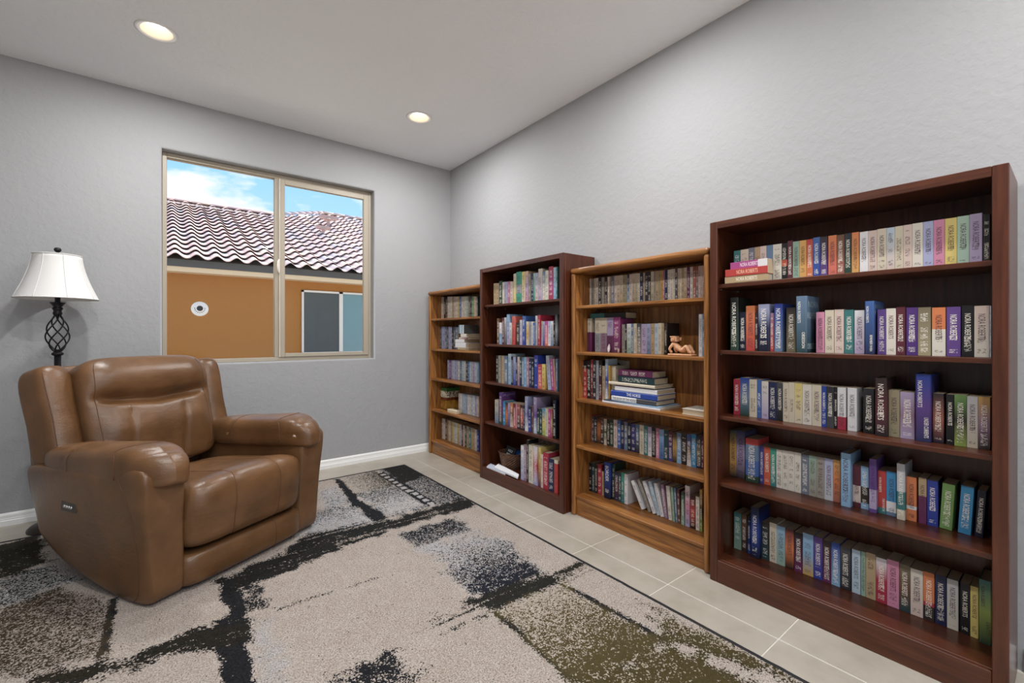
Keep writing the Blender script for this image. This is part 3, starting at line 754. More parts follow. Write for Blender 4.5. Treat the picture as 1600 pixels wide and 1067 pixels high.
shelf_row('between', 3, 2.422, [(900, 635, 7.619, """150 186 98 red; 188 214 115 dgrey; 216 249 120 char; 251 289 130 dbrown>orange>dbrown; 291 329 135 brown>dbrown; 331 364 145 cream>dgreen>cream; 366 401 150 dbrown; 403 444 155 dgreen; 446 489 155 blush; 491 531 165 blue; 533 571 180 navy; 573 611 185 slate>steel; 613 654 190 dnavy; 656 707 205 indigo>navy; 709 753 212 steel>dbrown; 756 806 218 cream; 808 854 225 teal; 856 899 240 lilac>white; 901 947 248 black; 949 990 255 rose>pink; 992 1045 270 sky>blue; 1046 1095 278 dteal; 1098 1149 290 maroon>indigo; 1151 1197 305 black>gold>black; 1199 1252 310 steel>sky; 1255 1317 320 dbrown; 1318 1369 330 blue>brown>white; 1371 1430 325 cyan; 1432 1489 345 navy>olive>navy; 1491 1518 350 maroon""")])
shelf_row('between', 4, 2.400, [(900, 710, 7.619, """130 186 90 black; 190 220 105 dteal; 222 255 120 dbrown; 258 305 115 crimson; 308 330 200 tan; 333 405 85 cobalt>dnavy h d-.02 "BORDER; 408 458 105 dgreen>black h; 460 504 205 navy>maroon>navy; 505 537 215 dteal; 538 569 210 jade>teal; 571 612 228 white h
710 752 325 white t-27; 790 822 312 taupe t-25; 846 888 330 white t-23.5; 908 945 332 pblue t-19; 962 1004 350 white t-15; 1028 1066 360 mauve t-9; 1085 1125 375 ivory t-5.5; 1137 1163 390 sage t-4
1174 1196 400 steel t-4; 1205 1235 415 maroon>brown t-2.5; 1250 1287 440 dgreen>sage; 1295 1352 365 white>pink>lav h; 1358 1420 485 black>red>black; 1424 1469 495 ivory; 1471 1504 415 gold>dbrown>lime""")])
# --- cherry bookcase between the oak ones
shelf_row('mid', 0, 2.262, [(760, 410, 13.33, """150 205 440 tan; 205 258 440 tan; 262 325 395 dgreen; 330 370 415 cream; 371 413 410 lav>grey; 415 444 405 lilac; 446 494 400 rose; 496 550 405 blush; 560 613 240 cream>yellow h; 616 722 205 jade|grey@.42|jade@.7 h; 730 803 200 yellow>cream h; 806 866 190 peach>lilac>pink h; 870 920 245 taupe; 930 975 230 navy; 977 1014 225 mint>jade; 1016 1073 225 lav>blush; 1076 1163 140 cream>lilac h; 1166 1224 195 steel>cream; 1226 1290 175 ivory; 1295 1386 95 crimson>magenta>crimson h; 1390 1448 110 pblue>sky h; 1449 1474 95 teal h""")])
shelf_row('mid', 1, 2.252, [(760, 480, 13.33, """220 263 235 brown; 266 321 320 white|sky@.5; 323 369 220 maroon; 371 414 215 lgrey>dgrey; 420 478 150 sky>lilac h; 480 525 325 white>grey; 530 596 190 coral>red h; 622 690 320 dbrown; 693 743 265 lgrey>lilac; 747 805 185 blue>royal h; 826 880 300 cream>gold>cream; 886 938 300 grey; 940 964 300 ivory; 966 1012 320 blue; 1015 1056 180 lgrey>grey h; 1066 1116 165 crimson h; 1142 1169 290 tan>lav; 1171 1214 300 lav>indigo; 1216 1279 290 magenta>coral; 1281 1334 290 lav>white; 1336 1390 290 white>steel; 1394 1424 270 black; 1426 1474 155 char>grey>char h""")])
shelf_row('mid', 2, 2.255, [(760, 545, 13.33, """200 244 140 black; 246 302 140 taupe; 318 366 150 tan; 371 441 150 steel>slate; 450 511 105 pblue>sky h; 513 553 160 dnavy; 555 609 165 lav>cobalt; 611 642 165 navy; 645 689 165 blush>mauve; 691 734 165 dgreen>navy; 736 779 180 steel; 781 832 175 sky; 836 884 185 rose>mauve; 886 934 195 navy; 936 986 200 dnavy; 991 1068 135 royal h; 1071 1152 320 crimson>coral; 1156 1220 320 yellow>gold
1258 1322 140 grey>lav t-5.5; 1344 1386 200 magenta t-5; 1394 1426 215 taupe>coral t-4.6; 1451 1474 210 steel""")])
shelf_row('mid', 3, 2.262, [(760, 605, 13.33, """175 250 255 cream>steel; 262 322 105 purple>plum>dgreen h d-.01; 325 391 280 cyan; 396 442 320 dnavy>orange>brown; 446 486 330 lilac>indigo; 490 552 330 orange>brown>blush; 560 608 340 maroon>coral; 610 634 345 pink; 636 701 350 brick>dbrown; 705 764 370 black>red>char; 766 794 375 navy; 797 858 190 lav>indigo>white h d-.006; 862 930 390 navy>royal; 942 972 395 brown; 976 1042 205 lilac>purple>pblue h d-.006; 1046 1102 440 black>dgreen; 1106 1157 440 dteal; 1161 1224 430 cyan>yellow>lime; 1226 1282 445 cream; 1286 1330 450 magenta; 1332 1375 455 crimson>tan>crimson; 1379 1442 270 dnavy>black h d-.01 "J.A._JANCE""")])
shelf_row('mid', 4, 2.245, [(745, 675, 9.7, """664 708 200 white>lav h; 712 750 200 mauve; 753 779 120 black>char; 781 850 190 cream>ivory h; 856 917 210 white>crimson>lav; 930 968 225 yellow>gold>plum h; 970 1001 335 blush; 1004 1082 305 crimson h; 1084 1165 395 navy h; 1168 1226 420 cream|red@.1 h""")])
# --- rows too small to tell every book apart
def thin_row(case, sh, xs, ox, oy, s, x0, x1, top0, top1, wmin, wmax, pal, accents, rs):
    rnd = random.Random(rs); x = x0; out = []; acc = dict(accents)
    while x < x1 - wmin * .6:
        w = min(rnd.uniform(wmin, wmax), x1 - x)
        a = [k for k in acc if x <= k < x + w]
        c = acc.pop(a[0]) if a else rnd.choice(pal)
        t = top0 + (top1 - top0) * (x - x0) / (x1 - x0) + rnd.uniform(-1, 1) * .03 * s * 8
        out.append(f"{x:.0f} {x + w - 1:.0f} {t:.0f} {c}"); x += w
    shelf_row(case, sh, xs, [(ox, oy, s, ';'.join(out))], stuff=True)
OLD = ['cream', 'tan', 'khaki', 'cream', 'blush', 'tan', 'cream>tan', 'taupe', 'ivory', 'cream>khaki']
thin_row('between', 0, 2.405, 900, 400, 7.619, 155, 1530, 275, 112, 20, 38, OLD, {270: 'char', 370: 'dbrown', 450: 'slate', 620: 'navy>sky', 770: 'navy', 825: 'char', 870: 'dbrown', 1010: 'gold', 1040: 'rose', 1075: 'navy', 1195: 'dgrey', 1330: 'plum', 1350: 'indigo', 1400: 'brick', 1430: 'brick>slate'}, 3)
MIX1 = ['cream', 'ivory', 'tan', 'blush', 'white', 'peach', 'cream']
thin_row('corner', 0, 2.360, 675, 450, 10.67, 135, 775, 150, 140, 22, 34, MIX1, {150: 'lgrey>white', 210: 'dbrown', 245: 'dbrown>brown', 430: 'yellow', 450: 'green', 475: 'blue', 575: 'mint', 620: 'brown', 660: 'navy', 685: 'green', 745: 'dteal', 765: 'sky'}, 5)
thin_row('corner', 1, 2.345, 675, 450, 10.67, 95, 440, 645, 650, 22, 36, ['slate', 'lgrey', 'steel', 'tan', 'white', 'lav', 'dgrey'], {110: 'steel', 140: 'dgrey', 340: 'dnavy'}, 6)
thin_row('corner', 2, 2.360, 675, 550, 10.67, 258, 785, 130, 170, 24, 40, ['ivory', 'lgrey', 'blush', 'lav', 'ivory', 'pblue'], {320: 'purple', 340: 'lilac', 490: 'steel', 590: 'dteal', 620: 'blue', 680: 'lilac', 750: 'sky', 775: 'steel'}, 8)
thin_row('corner', 3, 2.370, 675, 600, 10.16, 420, 745, 145, 195, 24, 34, ['ivory', 'lav', 'lgrey', 'ivory', 'pblue', 'white'], {430: 'blush', 735: 'blush'}, 9)
thin_row('corner', 4, 2.362, 675, 600, 10.16, 90, 748, 520, 735, 24, 36, ['ivory', 'cream', 'blush', 'lgrey', 'tan', 'lav'], {105: 'black', 140: 'navy', 180: 'ivory', 225: 'brown', 340: 'yellow', 400: 'yellow>tan', 480: 'maroon', 530: 'dgreen', 610: 'teal', 715: 'royal'}, 12)
so = mk('small_paperbacks', Stuff.v, Stuff.f, None, mats=[M['cover'], M['pages']], fmat=Stuff.fm)
a = so.data.color_attributes.new('Col', 'FLOAT_COLOR', 'POINT'); a.data.foreach_set('color', [x for c in Stuff.col for x in c])
b = so.data.color_attributes.new('Ink', 'FLOAT_COLOR', 'POINT'); b.data.foreach_set('color', [x for c in Stuff.ink for x in c])
u = so.data.uv_layers.new(name='UVMap'); u.data.foreach_set('uv', [x for q in Stuff.uv for p in q for x in p])
tag(so, 'tight rows of thin faded paperbacks filling shelves of the oak bookcases', 'books', kind='stuff')

# ------------------------------------------------------------------ books lying flat
def lying(xl, xr, X, z0, T, D, spec, label, group, hard=True, txt=None, thex='ece6da', rz=0.0, flip=False, ink=.0, tfrac=.5, toff=.28):
    """xl, xr: photo px of the spine's ends on plane X"""
    ya, yb = on_x(xl, 600, X).y, on_x(xr, 600, X).y
    H = ya - yb; stops, words = stops_of(spec); seed = random.random()
    geo = book_geo(D, T, H, stops, hard, ink, lin('ece6da'), seed)
    o = cover_obj('hardcover_book' if hard else 'paperback_book', geo, lin('ece6da'), seed)
    if flip: o.location = (X + D, ya, z0 + T / 2 + OPEN); o.rotation_euler = (-PI / 2, 0, PI + rz)
    else: o.location = (X, yb, z0 + T / 2 + OPEN); o.rotation_euler = (-PI / 2, 0, rz)
    tag(o, label, 'book', group)
    if txt: lettering(txt, (-.0003, T * .25, H * (1 - toff)), (0, 0, -1), (0, -1, 0), H * tfrac, T * .55, thex, o)
    return z0 + T + OPEN
g1 = 'paperbacks lying in a stack on the end cherry bookcase'
xq = lambda x: 1120 + x / 7.273
z = lying(xq(92), xq(570), 2.242, 1.515, .033, .106, 'tan', 'tan paperback lying at the bottom of the stack on the end cherry bookcase', g1, False, 'NORA ROBERTS', 'f2ead8', ink=0)
z = lying(xq(97), xq(577), 2.240, z, .035, .106, 'red', 'red paperback lying in the middle of the stack on the end cherry bookcase', g1, False, 'NORA ROBERTS', 'f0c8a8')
lying(xq(142), xq(572), 2.244, z, .035, .106, 'magenta|white@.76', 'magenta paperback lying on top of the stack on the end cherry bookcase', g1, False, 'NORA ROBERTS', 'f4e6f0', rz=-.06)
g2 = 'large books lying in a stack on the oak bookcase'
xm = lambda x: 900 + x / 7.619
z = lying(xm(312), xm(1000), 2.285, .811, .012, .225, 'white', 'wide white magazine at the bottom of the flat stack on the oak bookcase', g2, False)
z = lying(xm(330), xm(990), 2.287, z, .007, .22, 'dnavy>sky', 'thin navy magazine just above the wide white one in the flat stack', g2, False)
z = lying(xm(422), xm(952), 2.300, z, .030, .20, 'white|dgrey@.58', 'white and grey hardcover about horses lying under the blue one', g2, True, 'THE BOOK OF THE HORSE', '1b1a1c', tfrac=.54, toff=.03)
z = lying(xm(416), xm(966), 2.302, z, .034, .20, 'cobalt', 'blue hardcover about horses with white lettering lying in the flat stack', g2, True, 'THE HORSE', 'f0f0f4', tfrac=.3, toff=.36)
z = lying(xm(462), xm(964), 2.306, z, .028, .195, 'white', 'white hardcover lying on the blue one in the flat stack', g2, True)
z = lying(xm(478), xm(930), 2.318, z, .008, .18, 'plum>slate', 'thin dark booklet lying between the white and the cream books', g2, False)
z = lying(xm(388), xm(936), 2.300, z, .018, .20, 'cream', 'thin wide cream hardcover lying under the dark teal book', g2, True)
z = lying(xm(500), xm(930), 2.318, z, .040, .15, 'dteal', 'dark teal hardcover lying just under the maroon one in the flat stack', g2, True, ink=.98)
z = lying(xm(505), xm(906), 2.322, z, .040, .15, 'plum', 'maroon hardcover lying on top of the flat stack on the oak bookcase', g2, True, ink=.98)
lying(xm(1262), xm(1524), 2.300, .811, .032, .16, 'ivory', 'single white book lying flat with its page edges facing the room', g2, True, flip=True)
zt5 = on_x(xm(300), 480 + 118 / 7.619, 2.38).z
lying(xm(170), xm(588), 2.392, 1.3645, .042, .125, 'teal|black@.42', 'teal and black book lying flat across the tops of the hardcovers', 'large books lying in a stack on the oak bookcase', True)
g3 = 'white books lying in a stack on the corner oak bookcase'
xu = lambda x: 675 + x / 10.67
z = lying(xu(425), xu(563), 2.262, 1.105, .022, .19, 'tan', 'thin tan book at the bottom of the flat stack, corner oak bookcase', g3, True)
z = lying(xu(387), xu(560), 2.262, z, .046, .19, 'white', 'thick white book second from the bottom of the corner bookcase stack', g3, True)
z = lying(xu(387), xu(536), 2.262, z, .034, .19, 'white', 'thick white book third from the bottom of the corner bookcase stack', g3, True)
z = lying(xu(450), xu(594), 2.266, z, .020, .17, 'blush>maroon', 'blush and maroon book lying fourth in the corner bookcase stack', g3, True)
z = lying(xu(478), xu(572), 2.268, z, .034, .17, 'ivory', 'ivory book lying under the grey box in the corner bookcase stack', g3, True)
ya, yb = on_x(xu(450), 500, 2.29).y, on_x(xu(535), 500, 2.29).y
bs = MB().bbox((0, -(ya - yb) / 2, 0), (.17, (ya - yb) / 2, .088), .002).build('boxed_set', flat('5c5c5a'))
bs.location = (2.29, (ya + yb) / 2, z + OPEN)
tag(bs, 'grey boxed book set on top of the corner bookcase stack', 'box set')
for k in range(4):
    w = (ya - yb) / 4
    MB().bbox((-.004, -(ya - yb) / 2 + k * w + .001, .002), (.0, -(ya - yb) / 2 + (k + 1) * w - .001, .086), .001).build('volume', flat(['dfe4e8', '9fbfd6', 'e6e6e6', '7fa6c4'][k]), bs)

# ------------------------------------------------------------------ cover lettering that shows beside and above the spines
def cover_text(book_label_part, lines, hexc):
    for o in bpy.data.objects:
        l = o.get('label')
        if l and o.type == 'MESH' and book_label_part in l and o.name.startswith('hardcover'):
            vs_ = [v.co for v in o.data.vertices]; D = max(v.x for v in vs_); T = -min(v.y for v in vs_); H = max(v.z for v in vs_)
            for s, x, zf, w, hh in lines: lettering(s, (D * x, -T - .0004, H * zf), (1, 0, 0), (0, 0, 1), D * w, H * hh, hexc, o)
            return
cover_text('steel blue and dark teal hardcover, ninth', [('NORA', .12, .80, .8, .11), ('ROBERTS', .06, .60, .88, .11), ('OBSESSION', .06, .06, .88, .10)], '9fb0b2')
cover_text('purple and plum hardcover, second', [('J.A. JANCE', .06, .88, .86, .07)], 'b9a9bd')
cover_text('lilac and purple hardcover, fifteenth', [('J.A. JANCE', .08, .72, .84, .09)], '8d7f86')
cover_text('blue and navy hardcover, fifteenth', [('NORA', .1, .86, .8, .08), ('ROBERTS', .1, .74, .8, .08)], '8fa0b8')

# ------------------------------------------------------------------ shelf ornaments
def skin_figure(name, joints, edges, mat, parent=None, sub=2):
    me = bpy.data.meshes.new(name); me.from_pydata([j[0] for j in joints], edges, [])
    o = bpy.data.objects.new(name, me); C.objects.link(o)
    sk = o.modifiers.new('skin', 'SKIN'); o.modifiers.new('sub', 'SUBSURF').render_levels = sub
    o.modifiers['sub'].levels = sub
    for v, j in zip(me.skin_vertices[0].data, joints): v.radius = (j[1], j[1])
    me.skin_vertices[0].data[0].use_root = True
    m2 = bpy.data.meshes.new_from_object(o.evaluated_get(bpy.context.evaluated_depsgraph_get()))
    bpy.data.objects.remove(o); m2.name = name; m2.materials.clear(); m2.materials.append(mat)
    o = bpy.data.objects.new(name, m2); C.objects.link(o); o.parent = parent
    m2.polygons.foreach_set('use_smooth', [True] * len(m2.polygons)); return o
def clay():
    m = Mat('terracotta_clay', .8, spec=.2); v = m.coords('Object'); n = m.noise(v, 60, 3)
    m.col(m.ramp(n, [(.3, lin('c08a63')), (.7, lin('e0b390'))])); m.bump(n, .3, .002); return m.m
M['clay'] = clay()
p0, p1 = on_x(1042.4, 550, 2.31), on_x(1079.8, 550, 2.31)
fw = p0.y - p1.y
fig = tag(empty('clay_figurine', (2.345, (p0.y + p1.y) / 2, 1.137 + OPEN)), 'terracotta figurine of a reclining man with raised knees on a slab', 'figurine')
k = fw / .15
def F(y, z, x=0): return (x * k, -y * k, z * k)      # y: towards the end bookcase
MB().bbox((-.034 * k, -.075 * k, 0), (.034 * k, .075 * k, .010 * k), .004, 2).build('slab', M['clay'], fig)
skin_figure('body', [(F(-.005, .026), .017 * k), (F(-.030, .042), .019 * k), (F(-.047, .062), .020 * k), (F(-.046, .076), .010 * k),
    (F(-.047, .064, -.024), .010 * k), (F(-.066, .036, -.028), .0085 * k), (F(-.050, .014, -.024), .0085 * k), (F(-.047, .064, .024), .010 * k), (F(-.066, .036, .028), .0085 * k), (F(-.046, .014, .024), .0085 * k),
    (F(.008, .026, -.016), .013 * k), (F(.034, .058, -.017), .011 * k), (F(.056, .020, -.017), .010 * k), (F(.068, .016, -.017), .008 * k),
    (F(.008, .026, .016), .013 * k), (F(.036, .060, .017), .011 * k), (F(.058, .020, .017), .010 * k), (F(.070, .016, .017), .008 * k)],
    [(0, 1), (1, 2), (2, 3), (2, 4), (4, 5), (5, 6), (2, 7), (7, 8), (8, 9), (0, 10), (10, 11), (11, 12), (12, 13), (0, 14), (14, 15), (15, 16), (16, 17)], M['clay'], fig)
mb = MB().bbox(F(-.066, .076, -.019)[0:1] + (.026 * k, .078 * k), (.019 * k, .066 * k, .108 * k), .007 * k, 3)
mb.bbox((-.026 * k, .036 * k, .086 * k), (-.017 * k, .052 * k, .102 * k), .002); mb.bbox((.017 * k, .018 * k, .086 * k), (.024 * k, .032 * k, .104 * k), .002)
mb.bbox((-.0225 * k, .042 * k, .086 * k), (-.016 * k, .050 * k, .098 * k), .002)
mb.bbox((-.021 * k, .030 * k, .104 * k), (.021 * k, .068 * k, .112 * k), .003)
mb.build('head', M['clay'], fig, True)
def leaf(px, py, X, z0, h_, w, hexc, label):
    p = on_x(px, py, X); v, f = [], []
    for i in range(9):
        t = i / 8; ww = w * math.sin(PI * min(1, t * .92 + .08)) ** .8; cx = .3 * w * t * t
        for s in (-1, 0, 1): v.append((-.004 if s == 0 else 0, -cx + s * ww / 2, t * h_))
        for s in (1, 0, -1): v.append((.006 if s == 0 else .004, -cx + s * ww / 2, t * h_))
    for i in range(8):
        for q in range(6): f.append((i * 6 + q, i * 6 + (q + 1) % 6, i * 6 + 6 + (q + 1) % 6, i * 6 + 6 + q))
    f += [tuple(range(5, -1, -1)), tuple(range(48, 54))]
    o = mk('leaf_ornament', v, f, flat(hexc), None, True); o.location = (X, p.y, z0 + OPEN); tag(o, label, 'ornament')
leaf(900 + 385 / 7.619, 545, 2.362, 1.137, .056, .022, 'ece8e6', 'small white leaf-shaped ornament standing in front of the hardcovers')
leaf(900 + 503 / 7.619, 545, 2.362, 1.137, .030, .012, 'c9a98c', 'tiny tan leaf-shaped ornament standing before the magenta hardcover')
# carry case behind the flat stack
ya, yb = on_x(900 + 392 / 7.619, 560, 2.485).y, on_x(900 + 610 / 7.619, 560, 2.485).y; ztp = on_x(930, 550 + 82 / 7.619, 2.485).z
cc = tag(empty('carry_case', (2.485, (ya + yb) / 2, .811 + OPEN)), 'flat beige case with a black handle standing behind the stacked books', 'case')
hh = ztp - .811; MB().bbox((0, -(ya - yb) / 2, 0), (.034, (ya - yb) / 2, hh), .006).build('shell', flat('b9ac98'), cc)
MB().tube([(-.004 - .012 * math.sin(PI * t / 10), .045 - .09 * t / 10, hh - .052 + .034 * math.sin(PI * t / 10)) for t in range(11)], .004, 8).build('handle', M['black'], cc, True)
# decorated tin and small box on the corner bookcase
p0, p1 = on_x(675 + 145 / 10.67, 620, 2.345), on_x(675 + 236 / 10.67, 620, 2.345)
tin = tag(empty('decorated_tin', (2.345, (p0.y + p1.y) / 2, .470 + OPEN)), 'decorated tin with a green lid and floral band on corner oak bookcase', 'tin')
tw = (p0.y - p1.y) / 2; top = on_x(690, 550 + 590 / 10.67, 2.345).z - .470
def floral():
    m = Mat('floral_print', .5); v = m.coords('Object'); vo = m.add('TexVoronoi'); vo.inputs['Scale'].default_value = 70; m.link(v, vo.inputs['Vector'])
    m.col(m.ramp(vo.outputs['Distance'], [(.18, lin('7a2a26')), (.34, lin('3c4a2c')), (.5, lin('ddd3bd'))])); return m.m
def glaze(name, a, b):
    m = Mat(name, .3); v = m.coords('Object'); m.col(m.ramp(m.noise(v, 18, 3), [(.35, lin(a)), (.65, lin(b))])); return m.m
MB().bbox((0, -tw, 0), (.165, tw, top * .40), .004).build('base', glaze('amber_glaze', '8a5a20', 'b58a3c'), tin)
MB().bbox((.002, -tw + .002, top * .40), (.163, tw - .002, top * .54), .003).build('body', glaze('rust_glaze', '5a2b14', '8a4420'), tin)
MB().bbox((-.001, -tw - .001, top * .54), (.166, tw + .001, top * .84), .003).build('floral_band', floral(), tin)
MB().bbox((.001, -tw, top * .84), (.165, tw, top), .004).build('lid', glaze('green_glaze', '245a2c', '3c7a3c'), tin)
p0, p1 = on_x(675 + 292 / 10.67, 620, 2.30), on_x(675 + 436 / 10.67, 620, 2.30)
o = tag(empty('paper_box', (2.275, (p0.y + p1.y) / 2, .470 + OPEN)), 'small cream box lying in front of the decorated tin', 'box')
hy = (p0.y - p1.y) / 2; MB().bbox((0, -hy, 0), (.06, hy, .022), .002).build('tray', flat('d9c9ac'), o); MB().bbox((-.001, -hy - .001, .022), (.061, hy + .001, .030), .002).build('lid', flat('e4d6bc'), o)

# basket with leaflets and notebooks on the bottom shelf of the middle cherry bookcase
def wicker():
    m = Mat('brown_wicker', .6); v = m.coords('UV')
    n = m.noise(m.coords('Object'), 30, 2); m.col(m.ramp(n, [(.3, lin('4a3022')), (.7, lin('7a543c'))])); return m.m
M['wicker'] = wicker()
bc = on_x(800, 720, 2.395)
bk = tag(empty('wicker_basket', (2.392, bc.y, .104 + OPEN)), 'round brown wicker basket holding leaflets on the bottom shelf', 'basket')
mb = MB(); n_r, n_s = 12, 44
v, f = [], []
for i in range(n_r + 1):
    t = i / n_r; r0 = .080 + .032 * t ** .8
    for q in range(n_s):
        g = 2 * PI * q / n_s; r = r0 + (.0022 if (i + q) % 2 else -.0022); v.append((r * math.cos(g), r * math.sin(g), .125 * t + .012 * t * math.cos(g) ** 2))
for i in range(n_r):
    for q in range(n_s): f.append((i * n_s + q, i * n_s + (q + 1) % n_s, (i + 1) * n_s + (q + 1) % n_s, (i + 1) * n_s + q))
mb.add(v, f); mb.lathe([(.0, .004), (.080, .0)], n_s, caps=False); mb.build('weave', M['wicker'], bk)
MB().tube([(.113 * math.cos(2 * PI * q / 40), .113 * math.sin(2 * PI * q / 40), .127 + .012 * math.cos(2 * PI * q / 40) ** 2) for q in range(40)], .005, 6, True).build('rim', M['wicker'], bk, True)
bb = tag(MB().bbox((-.004, -.055, 0), (.004, .055, .150), .001).build('leaflet', flat('17171b')), 'black booklet with white title leaning in the wicker basket', 'booklet')
bb.location = (2.345, bc.y + .014, .135); bb.rotation_euler = (.18, .30, .20)
lettering('HOLY', (-.0045, .026, .105), (0, -1, 0), (0, 0, 1), .052, .020, 'd8d8dc', bb); lettering('BIBLE', (-.0045, .032, .072), (0, -1, 0), (0, 0, 1), .064, .020, 'd8d8dc', bb)
lf = tag(MB().bbox((-.002, -.03, 0), (.002, .03, .135), .0005).build('leaflet', flat('3c62b4')), 'blue leaflet standing upright in the wicker basket', 'leaflet')
lf.location = (2.432, bc.y - .034, .112); lf.rotation_euler = (-.06, .10, .1)
wl_ = tag(MB().bbox((-.002, -.03, 0), (.002, .03, .13), .0005).build('leaflet', flat('c9ccd6')), 'pale grey leaflet behind the black booklet in the basket', 'leaflet')
wl_.location = (2.425, bc.y + .030, .112); wl_.rotation_euler = (-.10, .08, -.1)
def notebook(pts, z0, T, hexc, label, rings):
    q = [on_z(745 + a / 9.7, 675 + b / 9.7, z0 + T) for a, b in pts]
    q = [Vector((max(2.206, p.x), min(max(p.y, 2.26), 3.228), 0)) for p in q]; c = sum(q, Vector()) / 4
    r = tag(empty('notebook', (c.x, c.y, z0 + OPEN)), label, 'notebook', 'notebooks on the bottom shelf')
    for nm, a, b, mt in (('back_cover', 0, .0012, flat('8f8f98')), ('sheets', .0013, T - .0012, M['white_paper']), ('front_cover', T - .0011, T, flat(hexc))):
        s = 1.0 if nm != 'sheets' else .985
        v = [(p - c) * s + Vector((0, 0, zz_)) for zz_ in (a, b) for p in q]
        mk(nm, v, [(3, 2, 1, 0), (4, 5, 6, 7), (0, 1, 5, 4), (1, 2, 6, 5), (2, 3, 7, 6), (3, 0, 4, 7)], mt, r)
    if rings:
        mb = MB()
        a, b = q[0] - c, q[3] - c
        for k in range(9):
            p = a.lerp(b, .08 + .84 * k / 8) ; mb.tube([p + Vector((.004 * math.cos(g), 0, T / 2 + .001 + (T / 2) * math.sin(g))) for g in [2 * PI * j / 10 for j in range(10)]], .0008, 5, True)
        mb.build('spiral', M['steel'], r)
    return z0 + T + OPEN
z = notebook([(85, 535), (200, 470), (470, 600), (372, 652)], .104, .010, 'b9bed0', 'grey-blue covered spiral notebook lying under the white one', True)
notebook([(262, 530), (330, 478), (640, 640), (552, 705)], z, .014, 'e9e7ea', 'white spiral notebook lying on the grey-blue one beside the basket', True)

